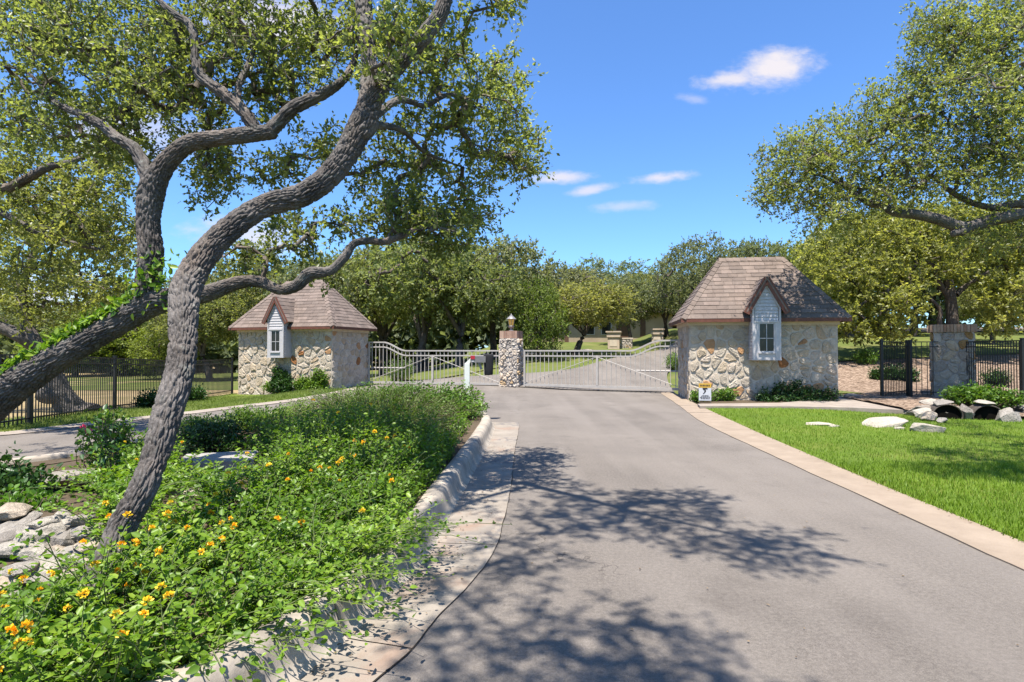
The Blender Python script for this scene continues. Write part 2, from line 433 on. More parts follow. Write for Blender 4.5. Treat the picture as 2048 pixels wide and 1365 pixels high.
    plain('red_plastic', (0.33, 0.02, 0.03), 0.4, 0.1, 9)
    plain('sign_white', (0.46, 0.46, 0.47), 0.45, 0.04, 9)
    plain('sign_yellow', (0.50, 0.30, 0.04), 0.45, 0.05, 9)
    plain('sign_black', (0.02, 0.02, 0.025), 0.5, 0.1, 9)
    plain('bore_shade_black', (0.006, 0.005, 0.004), 0.95, 0.3, 5, 0.05)  # near-black colour standing in for the shade inside the pipes
    plain('culvert_stone', (0.17, 0.145, 0.12), 0.95, 0.4, 4, 0.2, 0, 0.9)
    plain('joint_dirt', (0.035, 0.027, 0.02), 0.95, 0.5, 9, 0.1)
    plain('pipe_rust', (0.07, 0.055, 0.045), 0.8, 0.35, 7)
    plain('stucco', (0.34, 0.265, 0.185), 0.9, 0.12, 1.2)
    plain('stucco_pillar', (0.42, 0.33, 0.25), 0.9, 0.1, 2.5)
    plain('door_brown', (0.10, 0.055, 0.035), 0.6, 0.2, 3)
    plain('slab_stone', (0.24, 0.225, 0.21), 0.9, 0.25, 8, 0.2, 0, 0.7)
    plain('letter_pale', (0.46, 0.42, 0.37), 0.9, 0.1, 9)
    plain('car_blue', (0.10, 0.115, 0.14), 0.3, 0.1, 4, 0.5)
    plain('curtain', (0.10, 0.08, 0.06), 0.9, 0.3, 3)
    # window glass
    m, nt = mat('glass'); p = finish(nt, (0.018, 0.017, 0.014), 0.06, spec=0.35)
    m, nt = mat('amber_glass'); L = nt.links.new
    p = nd(nt, 'ShaderNodeBsdfPrincipled'); p.inputs['Base Color'].default_value = (0.80, 0.58, 0.20, 1); p.inputs['Roughness'].default_value = 0.25
    t = nd(nt, 'ShaderNodeBsdfTranslucent'); t.inputs[0].default_value = (0.95, 0.76, 0.32, 1)
    p.inputs['Emission Color'].default_value = (1.0, 0.62, 0.12, 1); p.inputs['Emission Strength'].default_value = 0.06
    mx = nd(nt, 'ShaderNodeMixShader'); mx.inputs[0].default_value = 0.55; L(p.outputs[0], mx.inputs[1]); L(t.outputs[0], mx.inputs[2])
    L(mx.outputs[0], nd(nt, 'ShaderNodeOutputMaterial').inputs[0])
    # leaves
    leaf_mat('leaf_oak', [(0.0, (0.115, 0.128, 0.034)), (0.45, (0.205, 0.222, 0.062)), (0.8, (0.275, 0.288, 0.086)), (1.0, (0.34, 0.32, 0.13))], 0.6, 0.40, (1.48, 1.46, 0.8), 0.5)
    leaf_mat('leaf_oak_far', [(0.0, (0.115, 0.13, 0.040)), (0.5, (0.20, 0.215, 0.070)), (1.0, (0.285, 0.295, 0.11))], 0.54, 0.5, (1.48, 1.46, 0.8))
    leaf_mat('leaf_oak_grey', [(0.0, (0.105, 0.12, 0.052)), (0.5, (0.18, 0.195, 0.09)), (1.0, (0.25, 0.262, 0.135))], 0.5, 0.5, (1.48, 1.46, 0.8))
    leaf_mat('leaf_bright', [(0.0, (0.10, 0.135, 0.02)), (0.5, (0.18, 0.215, 0.035)), (1.0, (0.25, 0.29, 0.05))], 0.45, 0.55)
    leaf_mat('leaf_lantana', [(0.0, (0.05, 0.105, 0.010)), (0.4, (0.105, 0.195, 0.018)), (0.75, (0.195, 0.30, 0.030)), (1.0, (0.31, 0.395, 0.06))], 0.44, 0.42)
    leaf_mat('leaf_shrub', [(0.0, (0.045, 0.09, 0.012)), (0.5, (0.10, 0.18, 0.022)), (1.0, (0.20, 0.29, 0.04))], 0.38, 0.45)
    leaf_mat('leaf_dark', [(0.0, (0.018, 0.045, 0.010)), (0.6, (0.04, 0.09, 0.018)), (1.0, (0.075, 0.135, 0.03))], 0.28, 0.42)
    leaf_mat('leaf_sage', [(0.0, (0.06, 0.10, 0.018)), (0.6, (0.115, 0.175, 0.032)), (0.92, (0.17, 0.22, 0.06)), (1.0, (0.34, 0.34, 0.30))], 0.36, 0.55)
    leaf_mat('grass_blade', [(0.0, (0.095, 0.145, 0.010)), (0.5, (0.175, 0.25, 0.018)), (0.8, (0.26, 0.32, 0.035)), (1.0, (0.36, 0.34, 0.09))], 0.38, 0.55)
    leaf_mat('grass_dry', [(0.0, (0.075, 0.105, 0.016)), (0.5, (0.15, 0.18, 0.03)), (1.0, (0.26, 0.26, 0.07))], 0.35, 0.6)
    leaf_mat('leaf_litter', [(0.0, (0.06, 0.04, 0.025)), (0.5, (0.14, 0.095, 0.055)), (1.0, (0.28, 0.20, 0.12))], 0.1, 0.8)
    leaf_mat('petal', [(0.0, (0.85, 0.40, 0.012)), (0.6, (0.9, 0.52, 0.02)), (1.0, (0.9, 0.66, 0.05))], 0.3, 0.5, (1.1, 1.0, 0.8))
    leaf_mat('petal_pink', [(0.0, (0.6, 0.04, 0.12)), (1.0, (0.75, 0.10, 0.2))], 0.25, 0.5, (1, 1, 1))
    plain('stem_green', (0.10, 0.13, 0.04), 0.7, 0.25, 12)
    plain('stem_brown', (0.10, 0.075, 0.05), 0.8, 0.25, 12)
make_materials()
mm = MATS
# ------------------------------------------------------------------ terrain and paved ground
def Z(x, y):
    x = np.asarray(x, dtype=float); y = np.asarray(y, dtype=float)
    y1, y2 = np.minimum(y, 50.0), np.minimum(y, 36.0)
    w1 = sstep(-8.5, 0.5, x); w2 = sstep(9.6, 14.5, x)
    z = 0.082 * np.maximum(0, y1 - 22.0) * w1 + 0.068 * np.maximum(0, y2 - 18.0) * w2
    z = z - 0.28 * sstep(-7.2, -10.0, x) * sstep(12.5, 19.0, y)
    return z

def sheet(name, left, right, nu, nv, mat_, off, rough=0.0, zf=Z):
    """surface between two polylines, laid on the terrain"""
    l = resample(np.asarray(left, float)[:, :2], 0.02); r = resample(np.asarray(right, float)[:, :2], 0.02)
    l = l[np.linspace(0, len(l) - 1, nv).astype(int)]; r = r[np.linspace(0, len(r) - 1, nv).astype(int)]
    t = np.linspace(0, 1, nu)[None, :, None]
    G = l[:, None, :] * (1 - t) + r[:, None, :] * t
    z = zf(G[..., 0], G[..., 1]) + off
    P = np.concatenate([G, z[..., None]], axis=2)
    if rough: P[..., 2] += (vnoise(P * np.array([1, 1, 0]), 1.3, 3) - 0.5) * rough
    i = np.arange(nv * nu).reshape(nv, nu)
    F = np.stack([i[:-1, :-1], i[:-1, 1:], i[1:, 1:], i[1:, :-1]], axis=-1).reshape(-1, 4)
    if np.cross((r[0] - l[0]), (l[-1] - l[0])) < 0: F = F[:, ::-1]
    return struct(mk(name, P.reshape(-1, 3), np.ascontiguousarray(F), mat_, None, True))

def ground_sheet():
    def axis(lo, hi, fine, n_far):
        a = np.arange(-30, 60.01, fine)
        return np.unique(np.concatenate([np.geomspace(-lo, 31, n_far) * -1, a, np.geomspace(61, hi, n_far)]))
    xs = axis(-900, 900, 1.0, 22); ys = axis(-300, 1500, 1.0, 22)
    X, Y = np.meshgrid(xs, ys); zz = Z(X, Y) - 0.06
    i = np.arange(X.size).reshape(X.shape)
    F = np.stack([i[:-1, :-1], i[:-1, 1:], i[1:, 1:], i[1:, :-1]], axis=-1).reshape(-1, 4)
    struct(mk('ground', np.stack([X, Y, zz], -1).reshape(-1, 3), F, mm['back_lawn'], None, True))
ground_sheet()

# right edge of the drive: flat ribbon of concrete
RIB_IN = [(5.35, 21.0), (5.13, 19.6), (4.60, 16.0), (3.98, 12.06), (3.76, 8.94), (3.66, 7.25), (3.58, 5.6), (3.52, 4.62), (3.48, 3.94), (3.42, 1.5), (3.4, -6.0)]
RIB_OUT = [(5.85, 21.0), (5.62, 19.6), (5.08, 15.7), (4.50, 10.9), (4.24, 8.3), (4.06, 6.3), (3.99, 5.2), (3.95, 4.47), (3.90, 3.3), (3.87, 1.5), (3.85, -6.0)]
# kerb face of the planted island and outer edge of its gutter (both anticlockwise, from behind the camera to the nose)
KERB = np.array([(-3.6, 0.55), (-2.5, 1.15), (-1.75, 1.75), (-1.26, 2.2), (-1.05, 2.6), (-0.93, 2.93), (-0.79, 3.53), (-0.69, 4.03), (-0.645, 4.45), (-0.60, 5.6), (-0.50, 7.57), (-0.42, 9.6), (-0.40, 11.2), (-0.62, 12.5), (-1.3, 13.3), (-2.4, 13.75), (-3.7, 13.6), (-4.8, 12.9), (-5.35, 11.6), (-5.45, 9.8), (-5.55, 8.2), (-5.95, 7.0), (-6.9, 6.1), (-8.4, 5.5)])
CRACK = np.array([(-3.2, 0.15), (-2.1, 0.8), (-1.35, 1.4), (-0.85, 2.0), (-0.63, 2.6), (-0.51, 2.88), (-0.41, 3.27), (-0.27, 3.69), (-0.13, 4.33), (-0.08, 4.96), (-0.02, 6.2), (0.045, 8.7), (0.13, 11.0), (0.14, 12.06)])
LANE_OUT = [(-14.0, 9.0), (-11.5, 9.35), (-9.9, 9.75), (-8.95, 10.4), (-8.55, 11.6), (-7.75, 13.5), (-7.15, 15.3), (-6.5, 17.3), (-6.2, 19.5), (-6.1, 22.0), (-6.0, 25.0)]

def lerp_y(poly, y):
    p = np.asarray(sorted(poly, key=lambda q: q[1])); return np.interp(y, p[:, 1], p[:, 0])

# asphalt in front of and just behind the gates
def road():
    ys = np.linspace(25.0, -6, 120)
    left = [(float(lerp_y(LANE_OUT, y)) if y > 9.0 else -14.0, y) for y in ys]
    right = [(float(lerp_y(RIB_IN, min(y, 21.0))) + 0.02, y) for y in ys]
    sheet('road', left, right, 60, 120, mm['asphalt'], 0.0, 0.010, lambda x, y: Z(x, y) * sstep(20, 23, y))
road()
# the lane going on up the hill behind the gates
BACK_L = catmull([(-5.5, 25.0), (-3.0, 26.2), (0.8, 27.2), (3.2, 29.2), (5.3, 33.2), (8.5, 38.2), (14.5, 43.5), (24, 47.5), (45, 50)], 6)
BACK_R = catmull([(5.8, 20.5), (6.3, 23.0), (7.0, 26.0), (7.8, 28.4), (9.2, 31.2), (12.5, 35.0), (17.5, 38.5), (26, 41.5), (46, 44)], 6)
sheet('back_road', BACK_L, BACK_R, 16, 90, mm['asphalt'], 0.03)
sheet('back_lane', [(-7, 33.5), (0, 36.5), (6, 40.5)], [(-7, 34.6), (0, 37.7), (5.5, 41.6)], 4, 30, mm['concrete_slab'], 0.02)

# lawns, fields and beds
def lawns():
    back = [(4.95, 15.55), (8.6, 14.75), (9.5, 13.5), (11.0, 12.7), (22, 12.2)]
    ys = np.linspace(-6, 1, 90)
    left = [(float(lerp_y(RIB_OUT, y)), y) for y in np.linspace(-6, 15.6, 90)]
    bk = resample(np.array(back), 0.05)
    right = [(22, y) for y in np.linspace(-6, 12.2, 90)]
    # quadrilateral patch: bottom edge at the camera side, top edge along the walkway
    nv = 90; nu = 70
    P = np.zeros((nv, nu, 3))
    tb = bk[np.linspace(0, len(bk) - 1, nu).astype(int)]
    bb = np.stack([np.linspace(3.85, 22, nu), np.full(nu, -6.0)], 1)
    for j in range(nv):
        t = j / (nv - 1); row = bb * (1 - t) + tb * t
        y0 = row[0, 1]; shift = float(lerp_y(RIB_OUT, y0)) - row[0, 0]
        row[:, 0] += shift * (1 - np.linspace(0, 1, nu)); P[j, :, :2] = row
    P[..., 2] = 0.035 + (vnoise(P * np.array([1, 1, 0]), 0.7, 3) - 0.5) * 0.05 - 0.05 * sstep(9, 11.5, P[..., 1]) * sstep(7, 9.5, P[..., 0])
    P[:, 0, 2] = 0.012
    i = np.arange(nv * nu).reshape(nv, nu)
    F = np.stack([i[:-1, :-1], i[:-1, 1:], i[1:, 1:], i[1:, :-1]], axis=-1).reshape(-1, 4)
    struct(mk('lawn', P.reshape(-1, 3), F, mm['lawn_soil'], None, True))
    return P
LAWN = lawns()
sheet('roadside_verge', [(x - 0.05, y) for x, y in LANE_OUT], [(-14.0, 12.2), (-11.5, 12.4), (-10.2, 12.9), (-10.2, 13.6), (-11.0, 16.0), (-11.6, 18.5), (-11.8, 21.5), (-11.4, 23.4), (-7.4, 22.3), (-6.9, 22.2), (-6.5, 23.5)], 14, 90, mm['lawn_soil'], 0.015, 0.04)
sheet('dry_field', [(-75, 12), (-75, 45), (-75, 95)], [(-10.3, 12.6), (-11.9, 30), (-9.0, 95)], 40, 60, mm['dry_field'], -0.02, 0.08)
sheet('mulch_bed', [(9.9, 17.2), (10.2, 19.5), (10.8, 24.0), (12.5, 28.5)], [(34, 13.5), (34, 19.0), (34, 24.0), (34, 29.0)], 50, 40, mm['mulch'], 0.03, 0.10)
sheet('hillside_lawn', [(8.2, 19.8), (8.6, 22.0), (10.3, 25.0), (12.4, 28.6), (16, 34.5)], [(11.6, 18.9), (11.2, 21.0), (12.6, 26.0), (30, 30.0), (32, 36)], 20, 40, mm['back_lawn'], 0.075, 0.03)
sheet('grove_lawn', [(-30, 26.0), (-30, 60), (-30, 78)], [(-3.4, 26.6), (2.0, 34), (9.0, 78)], 40, 60, mm['back_lawn'], -0.01, 0.06)
sheet('bank_soil', [(9.3, 13.6), (10.8, 12.8), (14.5, 12.3), (24, 12.0)], [(10.0, 17.6), (12.2, 16.4), (16.5, 14.6), (26, 13.8)], 20, 40, mm['mulch'], 0.05, 0.12, lambda x, y: Z(x, y) + 0.10 * sstep(12.5, 14.5, y))
sheet('house_bed', [(5.2, 15.85), (6.5, 15.5), (9.6, 14.95)], [(5.5, 17.5), (7.0, 17.0), (9.9, 16.8)], 14, 20, mm['bed_soil'], 0.05, 0.06)

def ribbon():
    a = resample(catmull(RIB_IN, 6), 0.05); b = resample(catmull(RIB_OUT, 6), 0.05)
    root = struct(bpy.data.objects.new('ribbon_kerb', None), 'flat tan concrete ribbon kerb between the drive and the lawn'); COL.objects.link(root)
    nseg = 15; n = 10
    fa = lambda t: a[int(round(t * (len(a) - 1)))]; fb = lambda t: b[int(round(t * (len(b) - 1)))]
    for s in range(nseg):
        t0, t1 = s / nseg + 0.0003, (s + 1) / nseg - 0.0003
        V = []; F = []
        for k in range(n):
            t = t0 + (t1 - t0) * k / (n - 1); p, q = fa(t), fb(t)
            w = (vnoise(np.array([[p[0] * 3, p[1] * 3, 0.3]]))[0] - 0.5) * 0.03
            V += [(p[0] + w, p[1], -0.05), (p[0] + w, p[1], 0.012), (q[0], q[1], 0.026), (q[0], q[1], -0.05)]
        for k in range(n - 1):
            o = k * 4
            for e in range(3): F.append((o + e, o + 4 + e, o + 5 + e, o + e + 1)[::-1])
        F += [(0, 1, 2, 3), tuple((n - 1) * 4 + e for e in (3, 2, 1, 0))]
        mk('ribbon_section', V, F, mm['concrete_ribbon'], root)
ribbon()

def kerb_and_gutter():
    k = resample(catmull(KERB, 8), 0.03)
    root = struct(bpy.data.objects.new('kerb', None), 'rounded concrete kerb along the planted island'); COL.objects.link(root)
    prof = [(-0.19, -0.05), (-0.195, 0.185), (-0.175, 0.21), (-0.12, 0.222), (-0.065, 0.216), (-0.03, 0.195), (-0.008, 0.15), (0.006, 0.09), (0.022, 0.045), (0.055, 0.018), (0.10, -0.02)]
    step = 92; i0 = 0; n = len(k)
    cuts = [0, 62, 126, 169, 262, 360, 460]
    while cuts[-1] + 110 < n - 1: cuts.append(cuts[-1] + 100)
    cuts.append(n - 1)
    dirs = np.gradient(k, axis=0); dirs /= np.linalg.norm(dirs, axis=1)[:, None]
    nor = np.stack([dirs[:, 1], -dirs[:, 0]], 1)            # away from the island
    for a, b in zip(cuts[:-1], cuts[1:]):
        idx = np.unique(np.concatenate([np.arange(a, b, 3), [b]])); V = []; F = []
        m = len(prof)
        for j, i in enumerate(idx):
            p = k[i] + (dirs[i] * (0.006 if i == a else -0.006 if i == b else 0)); nn = nor[i]
            wob = (vnoise(np.array([[k[i][0] * 2, k[i][1] * 2, 1.7]]), 1.0, 2)[0] - 0.5)
            for d, z in prof:
                V.append((p[0] + nn[0] * (d + wob * 0.012), p[1] + nn[1] * (d + wob * 0.012), z + (wob * 0.01 if z > 0.05 else 0)))
        for j in range(len(idx) - 1):
            for e in range(m - 1):
                o = j * m + e; F.append((o, o + m, o + m + 1, o + 1)[::-1])
        F += [tuple(range(m)), tuple((len(idx) - 1) * m + e for e in range(m - 1, -1, -1))]
        mk('kerb_section', V, F, mm['concrete_kerb'], root, False)
        ob = root.children[-1]
        ob.data.polygons.foreach_set('use_smooth', np.array([len(p.vertices) == 4 for p in ob.data.polygons]))
    # gutter pan
    groot = struct(bpy.data.objects.new('gutter', None), 'pale concrete gutter pan between kerb and asphalt'); COL.objects.link(groot)
    c = resample(catmull(CRACK, 8), 0.03)
    kk = k[:np.argmin(np.abs(k[:, 1] - 12.0) + (k[:, 0] < -0.8) * 9) + 1]
    m = 400
    A = kk[np.linspace(0, len(kk) - 1, m).astype(int)]; B = c[np.linspace(0, len(c) - 1, m).astype(int)]
    # outer edge point nearest each kerb point, kept in order
    j = np.maximum.accumulate(np.array([np.argmin(np.linalg.norm(c - p, axis=1)) for p in A])); B = c[j]
    wob = (vnoise(np.concatenate([B * 5, np.zeros((m, 1))], 1), 1.0, 3) - 0.5) * 0.02; B = B + np.stack([wob, wob * 0.4], 1)
    cg = np.array([0, 60, 118, 165, 220, 290, 345, m - 1])
    ts = np.array([0, 0.12, 0.3, 0.6, 1.0]); zs = np.array([0.020, 0.012, 0.010, 0.0115, 0.0105])
    for a, b in zip(cg[:-1], cg[1:]):
        idx = np.unique(np.concatenate([np.arange(a, b, 3), [b]])); V = []; F = []
        for q, i in enumerate(idx):
            sh = 0.005 * (int(i == a) - int(i == b))
            for t, z in zip(ts, zs):
                p = (A[i] + nor[min(i, len(nor) - 1)] * 0.0) * (1 - t) + B[i] * t
                V.append((p[0], p[1] + sh, z))
        for q in range(len(idx) - 1):
            for e in range(4):
                o = q * 5 + e; F.append((o, o + 5, o + 6, o + 1)[::-1])
        mk('gutter_slab', V, F, mm['concrete_gutter'], groot, True)
    # dirt line and debris in the open joint between gutter and asphalt
    V = []; F = []
    for i in range(0, m):
        d = B[min(i + 1, m - 1)] - B[max(i - 1, 0)]; d = d / (np.linalg.norm(d) + 1e-9); nn = np.array([d[1], -d[0]])
        w = 0.0006 + 0.009 * max(0, vnoise(np.array([[B[i, 0] * 4, B[i, 1] * 4, 5.0]]), 1.0, 2)[0] - 0.35)
        V += [(*(B[i] - nn * w * 0.3), 0.0125), (*(B[i] + nn * w), 0.0100)]
    for i in range(m - 1): F.append((2 * i, 2 * i + 1, 2 * i + 3, 2 * i + 2))
    mk('joint_crack', V, F, mm['joint_dirt'], groot)
    return k, nor
KLINE, KNOR = kerb_and_gutter()
# lane ribbon on the far side of the exit lane
def lane_ribbon():
    c = resample(catmull(LANE_OUT, 6), 0.25); d = np.gradient(c, axis=0); d /= np.linalg.norm(d, axis=1)[:, None]; n = np.stack([-d[:, 1], d[:, 0]], 1)
    V = []; F = []
    for p, q in zip(c, n):
        V += [(*(p - q * 0.12), 0.013), (*(p + q * 0.28), 0.03)]
    for i in range(len(c) - 1): F.append((2 * i, 2 * i + 2, 2 * i + 3, 2 * i + 1)[::-1])
    root = struct(bpy.data.objects.new('lane_kerb', None), 'flat pale kerb on the far side of the exit lane'); COL.objects.link(root)
    for a in range(0, len(F), 12):
        vs = V[2 * a: 2 * min(a + 12, len(F)) + 2]; mk('lane_kerb_section', vs, [(2 * i, 2 * i + 1, 2 * i + 3, 2 * i + 2) for i in range(len(vs) // 2 - 1)], mm['concrete_slab'], root)
lane_ribbon()

# raised soil of the island
ISL = KLINE - KNOR * 0.185
ISL_POLY = np.vstack([ISL, [(-9.5, 3.5), (-8.5, 0.0), (-4.0, -0.6)]])
def island_z(x, y):
    x = np.asarray(x, float); y = np.asarray(y, float)
    d = np.min(np.hypot(x[..., None] - ISL[::6, 0], y[..., None] - ISL[::6, 1]), axis=-1)
    z = 0.125 + 0.10 * sstep(0.0, 1.3, d)
    # ground falls away in front of the stacked stones, towards the leaning trunk
    t = sstep(-2.0, -2.5, x) * sstep(5.5, 5.0, y)
    zs = 0.0 + 0.36 * np.clip((y - 3.25) / 0.75, 0, 1) - 0.17 * sstep(4.4, 5.2, y)
    z = z * (1 - t) + zs * t
    P = np.stack([x, y, np.zeros_like(x)], -1)
    return z + (vnoise(P, 1.6, 3) - 0.5) * 0.07
def island_soil():
    xs = np.arange(-9.6, -0.2, 0.16); ys = np.arange(-0.6, 14.0, 0.16)
    X, Y = np.meshgrid(xs, ys); ok = inside(ISL_POLY, X, Y)
    zz = island_z(X, Y); i = np.arange(X.size).reshape(X.shape)
    q = ok[:-1, :-1] & ok[:-1, 1:] & ok[1:, 1:] & ok[1:, :-1]
    F = np.stack([i[:-1, :-1], i[:-1, 1:], i[1:, 1:], i[1:, :-1]], axis=-1)[q]
    V = np.stack([X, Y, zz], -1).reshape(-1, 3)
    struct(mk('island_soil', V, F, mm['bed_soil'], None, True))
    # skirt of soil reaching the back of the kerb
    k = ISL[::4]; V = []; F = []
    for p, q in zip(k, (ISL - KNOR * 0.3)[::4]): V += [(p[0], p[1], 0.16), (q[0], q[1], float(island_z(np.array([q[0]]), np.array([q[1]]))[0]) + 0.01)]
    for a in range(len(k) - 1): F.append((2 * a, 2 * a + 2, 2 * a + 3, 2 * a + 1))
    struct(mk('island_soil_edge', V, F, mm['bed_soil'], None, True))
island_soil()

# concrete walk by the right-hand gatehouse
def walkway():
    top = 0.09
    p = [gp(1395, 808, top), gp(1560, 806, top), gp(1668, 797, top), gp(1700, 786, top), gp(1772, 801, top), gp(1842, 822, top), gp(1700, 815.5, top), gp(1560, 813, top), gp(1400, 812.5, top)]
    n = len(p); V = [tuple(v) for v in p] + [(v.x, v.y, -0.04) for v in p]
    F = [tuple(range(n))[::-1]] + [(i, (i + 1) % n, n + (i + 1) % n, n + i) for i in range(n)]
    o = mk('walkway', V, F, mm['concrete_slab']); struct(o, 'pale concrete walkway in front of the gatehouse')
    me = o.data; import bmesh
    bm = bmesh.new(); bm.from_mesh(me); bmesh.ops.recalc_face_normals(bm, faces=bm.faces); bm.to_mesh(me); bm.free()
walkway()
# ------------------------------------------------------------------ masonry pieces
def clip_half(poly, px, py, nx, ny):
    out = []; n = len(poly)
    for i in range(n):
        a, b = poly[i], poly[(i + 1) % n]
        da = (a[0] - px) * nx + (a[1] - py) * ny; db = (b[0] - px) * nx + (b[1] - py) * ny
        if da <= 0: out.append(a)
        if da * db < 0:
            t = da / (da - db); out.append((a[0] + (b[0] - a[0]) * t, a[1] + (b[1] - a[1]) * t))
    return out

def cells(w, h, nx, ny, rng, jit=0.75):
    seeds = []
    for j in range(ny):
        for i in range(nx):
            seeds.append(((i + 0.5 + (0.5 if j % 2 else 0) * 0.8 - 0.2 + (rng.random() - 0.5) * jit) * w / nx, (j + 0.5 + (rng.random() - 0.5) * jit) * h / ny))
    for i in range(len(seeds)):
        poly = [(0, 0), (w, 0), (w, h), (0, h)]; sx, sy = seeds[i]
        for k, (tx, ty) in enumerate(seeds):
            if k == i: continue
            poly = clip_half(poly, (sx + tx) / 2, (sy + ty) / 2, tx - sx, ty - sy)
            if len(poly) < 3: break
        if len(poly) >= 3: yield poly

def stone_piece(poly, rng, gap, depth, put, name, mat_, parent, rough=0.5, bulge=0.4):
    """one irregular stone proud of the mortar; put(u, v, n) maps to local space"""
    P = np.array(poly); c = P.mean(0)
    area = 0.5 * abs(np.dot(P[:, 0], np.roll(P[:, 1], -1)) - np.dot(P[:, 1], np.roll(P[:, 0], -1)))
    if area < 0.0015: return None
    per = np.roll(P, -1, axis=0) - P; out = []
    for i in range(len(P)):
        a, e = P[i], per[i]; ln = np.linalg.norm(e)
        if ln < 0.02: continue
        m = 2 if ln > 0.14 else 1
        for t in ((0.22, 0.78) if m == 2 else (0.5,)):
            out.append(a + e * t)
    Q = np.array(out)
    if len(Q) < 3: return None
    r = np.linalg.norm(Q - c, axis=1); g = gap * (0.7 + rng.random(len(Q)) * 1.1)
    Q = c + (Q - c) * np.maximum(0.3, 1 - g / np.maximum(r, 0.03))[:, None]
    n = len(Q); size = math.sqrt(area)
    d0 = depth * (0.5 + rng.random())
    V = [put(q[0], q[1], -0.02) for q in Q]
    V += [put(*(c + (q - c) * (1 - min(0.25, 0.012 / max(0.02, np.linalg.norm(q - c))))), d0 * (0.55 + rough * rng.random())) for q in Q]
    V += [put(*(c + (q - c) * (0.55 + 0.15 * rng.random())), d0 * (0.8 + rough * (rng.random() - 0.3) + bulge * 0.5)) for q in Q]
    V.append(put(c[0] + (rng.random() - 0.5) * 0.3 * size, c[1] + (rng.random() - 0.5) * 0.3 * size, d0 * (1 + bulge * rng.random())))
    F = []
    for i in range(n):
        j = (i + 1) % n
        F += [(i, j, n + j, n + i), (n + i, n + j, 2 * n + j, 2 * n + i), (2 * n + i, 2 * n + j, 3 * n)]
    return mk(name, V, F, mat_, parent)

def slope_shingles(root, A, B, C, D, ncourse, rng, limit=None):
    """shingles over the roof plane A-B (eave) to D-C (top); a piece is one shingle"""
    A, B, C, D = map(Vector, (A, B, C, D)); up = ((C + D) / 2 - (A + B) / 2); nrm = (B - A).cross(up).normalized()
    if nrm.z < 0: nrm = -nrm
    n = 0
    for i in range(ncourse):
        t0, t1 = i / ncourse - (0.012 if i == 0 else 0), min(1.0, (i + 1) / ncourse + 0.012)
        L0, R0 = A.lerp(D, t0), B.lerp(C, t0); L1, R1 = A.lerp(D, t1), B.lerp(C, t1)
        e = (R0 - L0).normalized(); w = (R0 - L0).length
        if w < 0.05: continue
        x = -rng.random() * 0.3
        off = (L1 - L0).dot(e); w1 = (R1 - L1).length
        upv = (L1 - L0) - e * off
        while x < w:
            ww = 0.22 + 0.24 * rng.random()
            a, b = max(0.0, x) + 0.003, min(w, x + ww) - 0.003; x += ww
            if b - a < 0.02: continue
            la, lb = max(a, off), min(b, off + w1)
            if lb - la < 0.004:
                mid = min(max((a + b) / 2, off), off + w1); la, lb = mid - 0.002, mid + 0.002
            th = 0.011 + 0.009 * rng.random()
            p = [L0 + e * a, L0 + e * b, L0 + e * lb + upv, L0 + e * la + upv]
            V = [q + nrm * 0.001 for q in p] + [p[0] + nrm * (th + 0.006), p[1] + nrm * (th + 0.006), p[2] + nrm * 0.007, p[3] + nrm * 0.007]
            F = [(4, 5, 6, 7), (0, 1, 5, 4), (1, 2, 6, 5), (2, 3, 7, 6), (3, 0, 4, 7)]
            mk('shingle', V, F, mm['shingle'], root); n += 1
    return n, nrm

def hip_caps(root, p, q, n1, n2, rng, step=0.19):
    p, q = Vector(p), Vector(q); d = (q - p); L = d.length; d.normalize()
    w1 = n1.cross(d).normalized(); w2 = n2.cross(d).normalized()
    if w1.dot(n2) > 0: w1 = -w1
    if w2.dot(n1) > 0: w2 = -w2
    av = (n1 + n2).normalized(); k = int(L / step)
    # widths run down each slope away from the ridge line
    if (w1 - w2).length < 0.1: return
    for i in range(k):
        a = p + d * (i * L / k - 0.01); b = p + d * ((i + 1) * L / k + 0.02); h0, h1 = 0.034 + 0.006 * rng.random(), 0.02
        V = []
        for c, h in ((a, h0), (b, h1)):
            V += [c + w1 * 0.13 + n1 * h, c + av * (h * 1.05 + 0.004), c + w2 * 0.13 + n2 * h, c + w1 * 0.13, c + w2 * 0.13]
        F = [(0, 1, 6, 5), (1, 2, 7, 6), (0, 5, 8, 3), (2, 4, 9, 7), (3, 4, 2, 1, 0)]
        mk('hip_cap', V, F, mm['shingle'], root)

